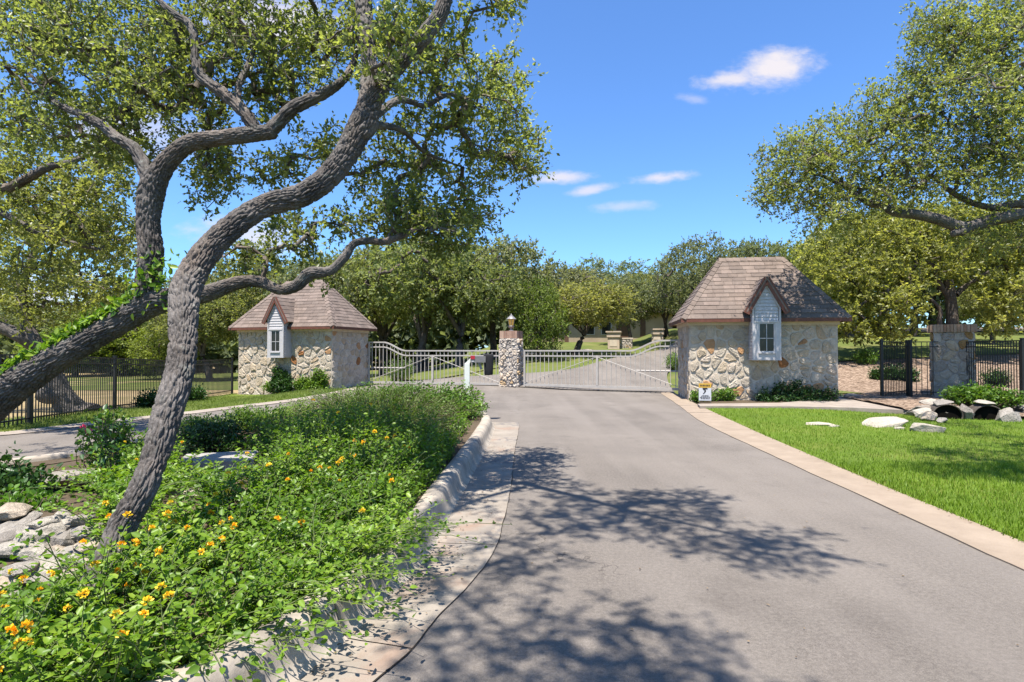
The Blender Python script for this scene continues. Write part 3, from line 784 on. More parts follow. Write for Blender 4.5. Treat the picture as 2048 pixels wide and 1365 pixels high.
def gatehouse(label, loc, rotz, W, Dp, side, seed, nx, ny):
    rng = np.random.default_rng(seed)
    root = thing('gatehouse', label, 'gatehouse', loc, rotz)
    H, o, top = 2.45, 0.25, 4.40
    # wall core (mortar) and its stones
    wall = MB().box((0.0, 0.0, -0.5), (W, Dp, H)).build('wall', mm['mortar'], root)
    drop = 0.33 if side == 'R' else 0.05
    for poly in cells(W, H + drop - 0.13, nx, ny, rng, 1.05):
        stone_piece(poly, rng, 0.016, 0.026, lambda u, v, n: (u, -n, v - drop), 'stone', mm['stone_wall'], wall, 0.9, 0.5)
    xs = W if side == 'R' else 0.0; sg = 1 if side == 'R' else -1
    for poly in cells(Dp, H + drop - 0.13, max(4, int(nx * Dp / W)) + 1, ny, rng):
        stone_piece(poly, rng, 0.015, 0.02, lambda u, v, n: (xs + sg * n, u, v - drop), 'stone', mm['stone_wall'], wall, 0.8, 0.4)
    # roof
    x0, x1, y0, y1 = -o, W + o, -o, Dp + o; yr = Dp / 2; ra, rb = W / 2 - 0.95, W / 2 + 0.95
    E = [(x0, y0, H), (x1, y0, H), (x1, y1, H), (x0, y1, H)]; R0, R1 = (ra, yr, top), (rb, yr, top)
    under = [(a, b, c - 0.045) for a, b, c in E]
    roof = mk('roof', E + [R0, R1] + under, [(0, 1, 5, 4), (1, 2, 5), (2, 3, 4, 5), (3, 0, 4), (0, 6, 7, 1), (1, 7, 8, 2), (2, 8, 9, 3), (3, 9, 6, 0), (9, 8, 7, 6)], mm['shingle'], root)
    _, nf = slope_shingles(roof, E[0], E[1], R1, R0, 15, rng)
    _, nr = slope_shingles(roof, E[1], E[2], R1, R1, 15, rng) if side == 'R' else (0, (Vector(E[2]) - Vector(E[1])).cross(Vector(R1) - Vector(E[1])).normalized())
    _, nl = slope_shingles(roof, E[3], E[0], R0, R0, 15, rng) if side == 'L' else (0, (Vector(E[0]) - Vector(E[3])).cross(Vector(R0) - Vector(E[3])).normalized())
    if nr.z < 0: nr = -nr
    if nl.z < 0: nl = -nl
    hip_caps(roof, E[0], R0, nf, nl, rng); hip_caps(roof, E[1], R1, nf, nr, rng)
    nb = Vector((0, -nf.y, nf.z)); hip_caps(roof, R0, R1, nf, nb, rng)
    if side == 'R': hip_caps(roof, E[2], R1, nr, nb, rng)
    else: hip_caps(roof, E[3], R0, nl, nb, rng)
    # fascia boards and frieze
    t = 0.028; z0, z1 = H - 0.115, H - 0.003
    for nm, a, b in (('fascia', (x0 - t, y0 - t, z0), (x1 + t, y0 - 0.003, z1)), ('fascia', (x0 - t, y1 + 0.003, z0), (x1 + t, y1 + t, z1)),
                     ('fascia', (x0 - t, y0, z0), (x0 - 0.003, y1, z1)), ('fascia', (x1 + 0.003, y0, z0), (x1 + t, y1, z1))):
        MB().box(a, b).build('fascia', mm['trim_brown'], root)
    MB().box((x0 + 0.004, y0 + 0.004, H - 0.075), (x1 - 0.004, y1 - 0.004, H - 0.05)).build('soffit', mm['frieze'], root)
    MB().box((-0.05, -0.055, H - 0.20), (W + 0.05, -0.035, H - 0.08)).build('frieze_board', mm['frieze'], root)
    xa, xb = (W + 0.035, W + 0.055) if side == 'R' else (-0.055, -0.035)
    MB().box((xa, -0.03, H - 0.20), (xb, Dp, H - 0.08)).build('frieze_board', mm['frieze'], root)
    # dormer: a boxed window bay hung on the wall with its own little gable
    dz = thing_part('dormer', root, (W / 2, 0, 0))
    hw, fy, zb, zs, za = 0.385, -0.48, 1.26, 2.72, 3.52
    wm = mm['white_paint']
    m = (top - H) / (yr + o); ys = lambda z: -o + (z - H) / m
    MB().box((-hw + 0.03, fy + 0.05, zb), (hw - 0.03, 0.02, H)).add([], []).build('bay_core', wm, dz)
    V = [(-hw + .03, fy + .05, H), (hw - .03, fy + .05, H), (hw - .03, fy + .05, zs), (0, fy + .05, za - .03), (-hw + .03, fy + .05, zs)]
    Vb = [(x, 0.45, z) for x, _, z in V]
    mk('gable_core', V + Vb, [(0, 1, 2, 3, 4), (0, 5, 6, 1), (1, 6, 7, 2), (2, 7, 8, 3), (3, 8, 9, 4), (4, 9, 5, 0)], wm, dz)
    # lap siding on cheeks and gable
    for s in (-1, 1):
        z = zb + 0.02
        while z < zs - 0.02:
            zt = min(z + 0.098, zs); yb = 0.0 if z < H - 0.1 else max(-0.3, ys(z)) + 0.06
            mk('siding_board', [(s * (hw + .006), fy + .07, z), (s * (hw + .006), yb, z), (s * (hw - .008), yb, zt), (s * (hw - .008), fy + .07, zt), (s * (hw - .03), fy + .07, z), (s * (hw - .03), yb, z)],
               [(0, 1, 2, 3), (0, 4, 5, 1), (0, 3, 4)], wm, dz)
            z += 0.1
    z = 2.36
    while z < za - 0.2:
        zt = z + 0.096; hx = lambda q: min(hw - 0.07, (za - 0.13 - q) * hw / (za - zs + 0.03))
        a, b = hx(z), max(0.01, hx(zt))
        mk('siding_board', [(-a, fy + .018, z), (a, fy + .018, z), (b, fy + .036, zt), (-b, fy + .036, zt), (-a, fy + .05, z), (a, fy + .05, z)], [(0, 1, 2, 3), (0, 4, 5, 1)], wm, dz)
        z += 0.1
    # corner boards, head and sill
    for s in (-1, 1):
        MB().box((min(s * hw, s * (hw - .16)), fy, zb), (max(s * hw, s * (hw - .16)), fy + .05, 2.30)).build('trim_board', wm, dz)
        MB().box((min(s * hw, s * (hw - .05)), fy + .002, 2.30), (max(s * hw, s * (hw - .05)), fy + .052, zs)).build('corner_board', wm, dz)
    MB().box((-hw + .162, fy + .003, zb), (hw - .162, fy + .05, zb + .16)).build('trim_board', wm, dz)
    MB().box((-hw + .152, fy - .035, zb + .162), (hw - .152, fy + .048, zb + .195)).build('sill', wm, dz)
    MB().box((-hw - .01, fy - .004, zb - .03), (hw + .01, .0, zb - .002)).build('bay_base', wm, dz)
    MB().box((-hw + .051, fy - .012, 2.302), (hw - .051, fy + .03, 2.355)).build('trim_board', wm, dz)
    # rake boards (white, then brown barge)
    for s in (-1, 1):
        p, q = Vector((s * (hw + .02), fy + .012, zs - 0.02)), Vector((0, fy + .012, za - 0.055))
        MB().bar(p, q, 0.03, 0.13, up=(0, 0, 1)).build('rake_board', wm, dz)
        p, q = Vector((s * (hw + .17), fy - .045, zs - 0.155)), Vector((0, fy - .045, za + 0.035))
        MB().bar(p, q, 0.035, 0.17).build('barge_board', mm['trim_brown'], dz)
    # dormer roof
    yb = ys(za); ye = 0.55
    for s in (-1, 1):
        A = Vector((s * (hw + .18), fy - .065, zs - 0.10)); Bq = Vector((s * (hw + .18), ys(zs - 0.1) + 0.02, zs - 0.10)); C = Vector((0, yb + 0.12, za + 0.085)); D = Vector((0, fy - .065, za + 0.085))
        n = (Bq - A).cross(D - A).normalized(); n = n if n.z > 0 else -n
        dr = mk('dormer_roof', [A, Bq, C, D] + [v - n * 0.04 for v in (A, Bq, C, D)], [(0, 1, 2, 3), (7, 6, 5, 4), (0, 4, 5, 1), (3, 7, 4, 0)], mm['shingle'], dz)
        nc = 6
        for i in range(nc):
            t0, t1 = i / nc, min(1, (i + 1) / nc + .03)
            a, b, c, d = A.lerp(D, t0), Bq.lerp(C, t0), Bq.lerp(C, t1), A.lerp(D, t1); k = max(2, int((b - a).length / .3))
            cut = [0] + [(j + (rng.random() - .5) * .4) / k for j in range(1, k)] + [1]
            for u, v in zip(cut[:-1], cut[1:]):
                p0, p1, p2, p3 = a.lerp(b, u), a.lerp(b, v), d.lerp(c, v), d.lerp(c, u); th = .016 + .006 * rng.random()
                mk('shingle', [p0 + n * th, p1 + n * th, p2 + n * .006, p3 + n * .006, p0, p1], [(0, 1, 2, 3), (0, 4, 5, 1)], mm['shingle'], dz)
    # window
    win = thing_part('window', root, (W / 2, 0, 0)); ww, z0, z1 = hw - .162, zb + .197, 2.30
    MB().box((-ww, fy + .035, z0), (ww, fy + .045, z1)).build('pane', mm['glass'], win)
    f = MB(); t = .035
    f.box((-ww, fy + .008, z0), (-ww + t, fy + .034, z1)).box((ww - t, fy + .008, z0), (ww, fy + .034, z1)).box((-ww + t, fy + .008, z0), (ww - t, fy + .034, z0 + t)).box((-ww + t, fy + .008, z1 - t), (ww - t, fy + .034, z1))
    f.build('window_frame', wm, win)
    MB().box((-.009, fy + .016, z0 + t), (.009, fy + .034, z1 - t)).build('muntin', wm, win)
    zm = z0 + (z1 - z0) * .47
    for a, b in ((-ww + t, -.0095), (.0095, ww - t)):
        MB().box((a, fy + .017, zm - .010), (b, fy + .0335, zm + .010)).build('muntin', wm, win)
    return root

def thing_part(name, root, loc):
    e = bpy.data.objects.new(name, None); COL.objects.link(e); e.parent = root; e.location = loc; e.empty_display_size = 0.1; return e

HL_ROT, HR_ROT = math.radians(-18.6), math.radians(-8.9)
gatehouse('stone gatehouse with brown hip roof and white dormer behind the oak branch', (-11.19, 23.54, 0), HL_ROT, 4.5, 2.5, 'R', 11, 14, 10)
gatehouse('stone gatehouse with brown hip roof and white dormer beside the lawn and security sign', (5.28, 17.1, 0), HR_ROT, 4.1, 2.5, 'L', 12, 12, 10)

# ------------------------------------------------------------------ gates
def gate(label, p0, p1, high_at_0):
    p0, p1 = Vector(p0), Vector(p1); L = (p1 - p0).length; ang = math.atan2(p1.y - p0.y, p1.x - p0.x)
    root = thing('drive_gate', label, 'gate', (p0.x, p0.y, 0), ang)
    lo, hi, zb = 1.50, 1.86, 0.12
    def top(x):
        u = (x / L) if high_at_0 else 1 - x / L
        return hi + (lo - hi) * float(sstep(0.115, 0.30, u))
    g = mm['gate_paint']; xs = np.linspace(0.03, L - 0.03, 60)
    MB().sweep([(x, 0, top(x)) for x in xs], 0.055, 0.055).build('top_rail', g, root)
    MB().sweep([(x, 0, top(x) - 0.20) for x in xs], 0.05, 0.05).build('upper_rail', g, root)
    MB().box((0.03, -0.03, zb), (L - 0.03, 0.03, zb + 0.09)).build('bottom_rail', g, root)
    for x in (0.03, L - 0.03):
        MB().box((x - 0.03, -0.033, zb - 0.03), (x + 0.03, 0.033, top(x) + 0.03)).build('stile', g, root)
    MB().box((L / 2 - 0.04, -0.036, zb + 0.09), (L / 2 + 0.04, 0.036, lo - 0.17)).build('middle_stile', g, root)
    n = 34
    for i in range(1, n):
        x = L * i / n
        if abs(x - L / 2) < 0.05: continue
        MB().box((x - 0.011, -0.011, zb + 0.07), (x + 0.011, 0.011, top(x))).build('picket', g, root)
    MB().tube((0.06, -0.04, zb + 0.12), (L / 2 - 0.04, -0.04, lo - 0.24), 0.011, n=6).build('brace_rod', g, root)
    MB().tube((L - 0.06, -0.04, zb + 0.12), (L / 2 + 0.04, -0.04, lo - 0.24), 0.011, n=6).build('brace_rod', g, root)
    for z in (0.4, 1.2):
        x = 0.0 if high_at_0 else L; s = -1 if high_at_0 else 1
        MB().box((min(x, x + s * .16), -.04, z), (max(x, x + s * .16), .04, z + .08)).build('hinge', mm['grey_metal'], root)
    x = 0.1 if high_at_0 else L - 0.1; s = 1 if high_at_0 else -1
    MB().tube((x, 0.06, 0.78), (x + s * 1.5, 0.14, 0.78), 0.03, n=8).build('opener_arm', mm['gate_paint'], root)
    return root
gate('cream picket drive gate between the left gatehouse and the lantern pillar', (-6.10, 24.45), (-0.47, 23.1), True)
gate('cream picket drive gate across the open asphalt between the lantern pillar and the sign', (0.47, 22.75), (5.86, 19.95), False)
# hinge posts
for x, y, lab in ((-6.22, 24.5, 'cream steel hinge post against the ivy-side gatehouse'), (6.0, 19.88, 'cream steel hinge post against the gatehouse with the sign')):
    o = MB().box((x - .05, y - .05, -0.05), (x + .05, y + .05, 1.92)).box((x - .06, y - .06, 1.92), (x + .06, y + .06, 1.95)).build('gate_post', mm['gate_paint']); tag(o, lab, 'gate post')

# ------------------------------------------------------------------ pillars
def brick_course(root, hw, z0, z1, rng, m, per=0.085, out=0.05, vertical=True):
    for face in range(4):
        n = int(round(2 * hw / per)); c, s = math.cos(face * math.pi / 2), math.sin(face * math.pi / 2)
        for i in range(n):
            a = -hw + 2 * hw * i / n + 0.005; b = -hw + 2 * hw * (i + 1) / n - 0.005; t = out * (0.8 + 0.3 * rng.random())
            pts = [(a, -hw + 0.02), (b, -hw + 0.02), (b, -hw - t), (a, -hw - t)]
            V = [(x * c - y * s, x * s + y * c, z) for z in (z0, z1) for x, y in pts]
            mk('brick', V, [(0, 1, 2, 3), (7, 6, 5, 4), (0, 4, 5, 1), (1, 5, 6, 2), (2, 6, 7, 3), (3, 7, 4, 0)][::1], m, root)

def pillar(name, label, loc, rotz, hw, H, cap, seed, stone_m, brick_m, mort, nx, ny, rough, out):
    rng = np.random.default_rng(seed)
    root = thing(name, label, 'pillar', loc, rotz)
    shaft = MB().box((-hw, -hw, -0.4), (hw, hw, H - cap)).build('shaft', mort, root)
    for face in (0, 1, 3):
        c, s = math.cos(face * math.pi / 2), math.sin(face * math.pi / 2)
        def put(u, v, n, c=c, s=s):
            x, y = u - hw, -hw - n; return (x * c - y * s, x * s + y * c, v - 0.1)
        for poly in cells(2 * hw, H - cap + 0.1, nx, ny, rng, 0.8):
            stone_piece(poly, rng, 0.006, rough, put, 'stone', stone_m, shaft, 1.1, 0.7)
    capo = MB().box((-hw, -hw, H - cap), (hw, hw, H - 0.02)).build('cap', mm['mortar_dark'], root)
    brick_course(capo, hw, H - cap + 0.006, H, rng, brick_m, 0.082, out)
    MB().box((-hw + .021, -hw + .021, H - .02), (hw - .021, hw - .021, H - .004)).build('cap_top', brick_m, root)
    return root
pillar('gate_pillar', 'rough stone pillar with brick cap between the two drive gates', (-0.03, 23.15, 0.0), math.radians(-18.6), 0.36, 2.29, 0.30, 21, mm['stone_pillar'], mm['brick'], mm['mortar_dark'], 3, 15, 0.035, 0.012)
PR = at(1905, 790, 18.3)
pillar('fence_pillar', 'stone pillar with wide tan brick cap standing between black fence panels', (PR.x, PR.y, 0.0), math.radians(-33), 0.50, 2.32, 0.24, 22, mm['stone_pillar_dark'], mm['brick_tan'], mm['mortar_dark'], 4, 7, 0.03, 0.10)

def lantern():
    t = thing('lantern', 'grey metal lantern with amber glass on top of the gate pillar', 'lantern', (-0.03, 23.15, 2.29))
    m = mm['lantern_metal']
    MB().lathe([(0.10, 0), (0.10, 0.025), (0.055, 0.045), (0.05, 0.11), (0.075, 0.125)], 12).build('base', m, t, False)
    MB().lathe([(0.075, 0.126), (0.11, 0.15), (0.125, 0.20), (0.115, 0.215)], 12).build('cup', m, t)
    MB().lathe([(0.095, 0.216), (0.142, 0.468)], 6).build('glass', mm['amber_glass'], t)
    for k in range(6):
        a = 2 * math.pi * (k + .5) / 6
        MB().bar((0.102 * math.cos(a), 0.102 * math.sin(a), .21), (0.15 * math.cos(a), 0.15 * math.sin(a), .472), .016).build('glazing_bar', m, t)
    MB().lathe([(0.15, 0.47), (0.21, 0.485), (0.13, 0.56), (0.075, 0.60), (0.07, 0.625), (0.03, 0.65), (0.022, 0.68), (0.008, 0.705)], 12).build('roof', m, t)
lantern()

# ------------------------------------------------------------------ black fences
def fence(name, label, pts, h, parts_label=None, spacing=0.105, post=0.034, rails=(0.02, 0.17), base=None, posts=None):
    pts = [Vector((p[0], p[1], 0.0)) for p in pts]
    root = thing(name, label, 'fence', (pts[0].x, pts[0].y, 0)); o = root.location.copy(); m = mm['black_metal']
    zz = (lambda x, y: float(Z(x, y))) if base is None else base
    for i, p in enumerate(pts):
        z = zz(p.x, p.y)
        if posts is None or posts[i]:
            q = p - o; MB().box((q.x - post, q.y - post, z - .1), (q.x + post, q.y + post, z + h + .03)).box((q.x - post - .008, q.y - post - .008, z + h + .03), (q.x + post + .008, q.y + post + .008, z + h + .05)).build('post', m, root)
    me = {}
    for a, b in zip(pts[:-1], pts[1:]):
        za, zb = zz(a.x, a.y), zz(b.x, b.y); A, B = a - o, b - o; L = (b - a).length
        A0, B0 = Vector((A.x, A.y, za)), Vector((B.x, B.y, zb)); d = (B0 - A0)
        for dz in [h - r for r in rails] + [0.14]:
            MB().bar(A0 + Vector((0, 0, dz)), B0 + Vector((0, 0, dz)), .03, .03).build('rail', m, root)
        n = max(2, int(round(L / spacing)))
        if 'picket' not in me:
            pk = MB().box((-.009, -.009, .04), (.009, .009, h - .02)).build('picket', m, root); me['picket'] = pk.data; first = pk
        for i in range(1, n):
            c = A0 + d * (i / n)
            if first is not None: ob = first; first = None
            else: ob = link('picket', me['picket'], root)
            ob.location = c; ob.rotation_euler = (0, 0, math.atan2(d.y, d.x))
    return root
fence('picket_fence', 'black metal picket fence along the exit lane beyond the leaning trunk', [(-9.55, 8.9), (-9.75, 11.65), (-10.70, 15.5), (-11.35, 19.6), (-11.62, 23.9)], 1.44)
fa, fb = at(1922, 790, 18.0), at(2046, 800, 15.2)
fence('picket_fence', 'tall black picket fence running right from the brick-capped stone pillar, above the culvert', [(fa.x, fa.y), (fb.x, fb.y), (17.5, 13.2)], 1.66, spacing=0.115, base=lambda x, y: 0.13)
fp, fm, fq = at(1764, 800, 17.6), at(1822, 800, 18.3), at(1878, 800, 18.0)
fence('picket_fence', 'short black picket fence panel joining the left side of the brick-capped pillar', [(fm.x, fm.y), (fq.x, fq.y)], 1.74, spacing=0.15, base=lambda x, y: 0.06, posts=(1, 0))
fence('walk_gate', 'narrow black walkway gate standing open beside the stone pillar', [(fp.x, fp.y), (at(1815, 800, 18.7).x, 18.7)], 1.74, spacing=0.12, base=lambda x, y: 0.06)

# ------------------------------------------------------------------ call box post with bag
def call_box():
    b = gp(934.5, 838, 0.05); D = 12.4; x = (934.5 - CX) / FPX * D; y = D
    z = 0.2
    t = thing('call_box', 'white square post carrying a grey gate call box with red panel', 'call box', (x, y, 0))
    MB().box((-.055, -.055, z - .2), (.055, .055, 1.22)).add([(-.055, -.055, 1.221), (.055, -.055, 1.221), (.055, .055, 1.221), (-.055, .055, 1.221), (-.04, -.05, 1.235), (.125, -.05, 1.40), (.125, .05, 1.40), (-.04, .05, 1.235)], [(0, 1, 5, 4), (1, 2, 6, 5), (2, 3, 7, 6), (3, 0, 4, 7), (4, 5, 6, 7)]).build('post', mm['post_paint'], t)
    MB().box((.075, -.10, 1.25), (.40, .08, 1.385)).build('housing', mm['grey_metal'], t)
    MB().box((.08, -.112, 1.32), (.17, -.101, 1.395)).build('panel', mm['red_plastic'], t)
    MB().box((.10, -.107, 1.265), (.15, -.101, 1.285)).build('label_plate', mm['sign_white'], t)
    MB().bar((.25, -.02, 1.25), (.31, -.02, 1.10), .05).build('bracket', mm['grey_metal'], t)
    bx = x + .46
    V = []; F = []; rng = np.random.default_rng(5); n = 12; zs = [0.98, 1.0, 1.15, 1.32, 1.40, 1.425, 1.43]; ws = [.080, .092, .098, .105, .108, .10, .05]
    for zi, wv in zip(zs, ws):
        for k in range(n):
            a = 2 * math.pi * k / n; c, s = math.cos(a), math.sin(a); q = (abs(c) ** 5 + abs(s) ** 5) ** -0.2
            V.append((bx + c * q * wv * (1 + .06 * (rng.random() - .5)), y + s * q * wv * .75 * (1 + .1 * (rng.random() - .5)), zi + .012 * (rng.random() - .5)))
    for i in range(len(zs) - 1):
        for k in range(n): F.append((i * n + k, i * n + (k + 1) % n, (i + 1) * n + (k + 1) % n, (i + 1) * n + k))
    F += [tuple(range(n))[::-1], tuple((len(zs) - 1) * n + k for k in range(n))]
    h = thing('hood_bag', 'black fabric bag pulled over the end of the gate call box', 'bag', (0, 0, 0))
    mk('bag_body', V, F, mm['black_cloth'], h, True)
    MB().tube((bx - .05, y, 1.42), (bx - .045, y, 1.485), .018, .012, 6).build('tie', mm['black_cloth'], h)
call_box()

# ------------------------------------------------------------------ security sign
def text_mesh(name, body, size, mat_, parent, loc, rot, extr=0.001):
    cu = bpy.data.curves.new(name, 'FONT'); cu.body = body; cu.size = size; cu.align_x = 'CENTER'; cu.extrude = extr; cu.resolution_u = 2
    o = bpy.data.objects.new(name, cu); COL.objects.link(o)
    dg = bpy.context.evaluated_depsgraph_get(); me = bpy.data.meshes.new_from_object(o.evaluated_get(dg))
    bpy.data.objects.remove(o); me.materials.clear(); me.materials.append(mat_)
    q = link(name, me, parent); q.location = loc; q.rotation_euler = rot; return q

def sign():
    g = gp(1410, 806, 0.05); t = thing('security_sign', 'small white yard sign with yellow header and black camera mark', 'sign', (g.x, g.y, 0.05), math.radians(-14))
    w, h = .165, .48
    MB().box((-w, -.006, .06), (w, .006, .06 + h)).build('board', mm['sign_white'], t)
    MB().box((-w, -.009, .06 + h - .12), (w, -.0062, .06 + h)).build('header', mm['sign_yellow'], t)
    rng = np.random.default_rng(2); k = mm['sign_black']
    x = -w + .03
    while x < w - .04:
        ww = .022 + .012 * rng.random(); MB().box((x, -.0115, .06 + h - .085), (x + ww, -.0092, .06 + h - .035)).build('print', k, t); x += ww + .012
    V = [(-.07, -.0085, .43), (-.02, -.0085, .46), (.03, -.0085, .43), (.075, -.0085, .40), (.06, -.0085, .36), (.02, -.0085, .385), (.03, -.0085, .32), (.0, -.0085, .27), (-.045, -.0085, .235), (-.055, -.0085, .255), (-.02, -.0085, .29), (-.015, -.0085, .345), (-.05, -.0085, .36)]
    mk('camera_mark', V, [tuple(range(len(V)))], k, t)
    for i, (a, z) in enumerate(((.09, .195), (.12, .165), (.15, .135), (.125, .105))):
        a *= .9; x = -a
        while x < a:
            ww = min(.02 + .05 * rng.random(), a - x + .01); MB().box((x, -.0088, z), (x + ww, -.0064, z + .016)).build('print', k, t); x += ww + .01
    for s in (-1, 1): MB().tube((s * .15, .012, -.15), (s * .15, .012, .4), .005, n=6).build('stake', mm['grey_metal'], t)
sign()

# ------------------------------------------------------------------ stones, boulders, culvert
def rock_mesh(size, rng, sub=3, flat=0.97, noise=0.10, cuts=9):
    """an angular weathered stone: hull of random points, edges softened, faces roughened"""
    import bmesh
    bm = bmesh.new(); n = 10 + cuts
    pts = unit_rows(rng.normal(size=(n, 3))) * (0.82 + 0.25 * rng.random((n, 1)))
    for q in pts: bm.verts.new(q)
    bmesh.ops.convex_hull(bm, input=bm.verts)
    for v in [v for v in bm.verts if not v.link_faces]: bm.verts.remove(v)
    bmesh.ops.bevel(bm, geom=list(bm.edges), offset=0.07, segments=1, profile=0.6, affect='EDGES', clamp_overlap=True)
    bmesh.ops.triangulate(bm, faces=list(bm.faces))
    for _ in range(max(1, sub - 2)):
        bmesh.ops.subdivide_edges(bm, edges=list(bm.edges), cuts=1, use_grid_fill=True)
    V = np.array([v.co[:] for v in bm.verts])
    V = V * (1 + noise * (vnoise(V + rng.random() * 40, 2.6, 4)[:, None] - 0.5) * 2) * np.array(size)
    for v, c in zip(bm.verts, V): v.co = c
    me = bpy.data.meshes.new('stone'); bm.to_mesh(me); bm.free()
    return me

def unit_rows(v): return v / np.linalg.norm(v, axis=1, keepdims=True)

def rock(name, label, cat, loc, size, rz, seed, m, group=None, sub=3, tilt=0.0, cuts=7):
    me = rock_mesh(size, np.random.default_rng(seed), sub, cuts=cuts); me.materials.append(m)
    o = link(name, me); o.location = loc; o.rotation_euler = (tilt, tilt * 0.6, rz); tag(o, label, cat, group); return o
g = gp(1772, 856); rock('boulder', 'long pale limestone boulder sunk in the lawn', 'boulder', (g.x, g.y, 0.05), (0.52, 0.30, 0.20), 0.1, 31, mm['limestone'], sub=4)
g = gp(1852, 866); rock('boulder', 'pointed tan boulder on the lawn in front of the culvert', 'boulder', (g.x, g.y, 0.04), (0.34, 0.22, 0.20), -0.2, 32, mm['limestone'], sub=4, cuts=9)
g = gp(1642, 853); rock('flat_stone', 'broad flat white stone flush with the grass', 'stone', (g.x, g.y, 0.02), (0.36, 0.2, 0.07), 0.0, 33, mm['limestone'])
g = gp(1668, 857); rock('flat_stone', 'small flat white chip stone beside the flush lawn slab', 'stone', (g.x, g.y, 0.03), (0.13, 0.09, 0.05), 0.5, 34, mm['limestone'])
g = gp(1798, 862); rock('flat_stone', 'small white stone at the foot of the long lawn boulder', 'stone', (g.x, g.y, 0.03), (0.14, 0.08, 0.05), 0.2, 35, mm['limestone'])

def culvert():
    c = gp(1935, 838); root = thing('culvert', 'stone culvert headwall with two dark pipe mouths at the lawn edge', 'culvert', (c.x, c.y, 0), -0.30)
    me = rock_mesh((1.25, .55, .36), np.random.default_rng(41), 5, cuts=6); me.materials.append(mm['culvert_stone']); o = link('headwall', me, root); o.location = (0, .56, 0.0)
    for k, (x, y, z, s) in enumerate(((-.78, .16, .04, (.24, .22, .22)), (.02, .14, .10, (.15, .18, .24)), (.82, .16, .06, (.22, .2, .22)), (-.38, .24, .33, (.36, .22, .09)), (.42, .26, .34, (.38, .22, .09)))):
        me = rock_mesh(s, np.random.default_rng(45 + k), 3, cuts=8); me.materials.append(mm['field_stone']); o = link('head_stone', me, root); o.location = (x, y, z); o.rotation_euler = (0, 0, .3 * k)
    for x in (-0.36, 0.40):
        n = 24; V = []; F = []
        for r, y in ((0.235, 0.3), (0.235, 0.03), (0.25, 0.0), (0.262, 0.03), (0.262, 0.4)):
            for k in range(n):
                a = 2 * math.pi * k / n; V.append((x + r * math.cos(a) * 1.15, y, 0.05 + r * math.sin(a)))
        for i in range(4):
            for k in range(n): F.append((i * n + k, i * n + (k + 1) % n, (i + 1) * n + (k + 1) % n, (i + 1) * n + k))
        mk('pipe', V, F, mm['pipe_rust'], root, True)
        mk('bore_shade_disc', [(x + .236 * 1.15 * math.cos(2 * math.pi * k / n), .06, .05 + .236 * math.sin(2 * math.pi * k / n)) for k in range(n)], [tuple(range(n))], mm['bore_shade_black'], root)  # flat black disc closes the pipe and paints its inner darkness
culvert()
for i, (px, py, sx, sy, sz, lab) in enumerate(((1858, 806, .26, .2, .17, 'blocky grey stone at the foot of the short fence panel'), (1886, 803, .16, .13, .10, 'small split white stone against the fence pillar foot'),
                                              (1858, 838, .36, .2, .17, 'grey slab stone left of the culvert mouths'), (1884, 845, .22, .12, .07, 'low pale stone in front of the left pipe mouth'), (2010, 836, .5, .3, .22, 'reddish rubble stone right of the culvert mouths'), (2040, 815, .4, .3, .2, 'grey stone at the base of the tall fence'))):
    D = (14.6, 15.0, 12.6, 12.2, 12.6, 13.6)[i]; p = at(px, py, D)
    rock('bank_stone', lab, 'stone', (p.x, p.y, max(0.03, p.z - 0.02)), (sx, sy, sz), 0.3 * i, 50 + i, mm['field_stone'])

# dry-stacked stones beside the leaning trunk
def stacked():
    rng = np.random.default_rng(77); words = ['grey', 'tan', 'pale']
    spots = [(40, 985, .34, .10), (150, 958, .36, .10), (235, 962, .34, .08), (20, 1025, .22, .08), (22, 1062, .24, .07), (75, 1078, .22, .08), (28, 1100, .26, .08), (118, 1035, .14, .085), (105, 1062, .17, .10), (140, 1050, .12, .08), (168, 1042, .12, .07), (70, 1068, .10, .09), (128, 1080, .16, .085), (165, 1068, .19, .085), (75, 1104, .12, .07), (120, 1106, .14, .09), (140, 1098, .19, .06), (185, 1092, .14, .07), (100, 1128, .16, .07), (160, 1122, .16, .08), (40, 1140, .2, .07), (20, 1165, .2, .08), (95, 1160, .15, .06), (150, 1152, .16, .06), (60, 1190, .16, .06), (110, 1195, .14, .06)]
    spots += [(55, 1042, .09, .05), (92, 1046, .10, .06), (186, 1060, .10, .06), (150, 1078, .08, .05), (52, 1086, .10, .05), (196, 1112, .09, .05), (130, 1130, .10, .05), (70, 1150, .10, .05), (185, 1138, .09, .05), (10, 1080, .12, .06)]
    for i, (px, py, w, h) in enumerate(spots):
        D = 3.98 - (py - 1010) * 0.0036 + rng.random() * 0.08
        if py < 1000: D = 5.35
        p = at(px, py, D)
        lab = ('rough stone capping the dry stacked pile beside the leaning trunk' if py < 1055 else 'rough stone in the middle courses of the dry stacked pile' if py < 1110 else 'low stone at the foot of the dry stacked pile among leaves') if py > 1000 else 'ledge stone laid along the lane edge behind the rock pile'
        rock('edging_stone' if py > 1000 else 'ledge_stone', lab, 'stone', p, ((w * (0.62 + .2 * rng.random()), .11 + .04 * rng.random(), h * .8) if py > 1000 else (w, .2, h)), (rng.random() - .5) * .7, 100 + i, mm['field_stone'], 'stones of the dry stacked edging' if py > 1000 else 'ledge stones by the lane', 3, (rng.random() - .5) * .5, 13)
stacked()
p = gp(362, 1002, .24); rock('boulder', 'rounded white boulder tucked behind the dark trunk among the lantana', 'boulder', (p.x, p.y, .25), (.19, .16, .15), .3, 61, mm['limestone'], sub=4)
p = gp(300, 968, .22); rock('boulder', 'flat pale ledge boulder just left behind the trunk', 'boulder', (p.x, p.y, p.z - .04), (.3, .2, .10), .1, 62, mm['limestone'], sub=4)

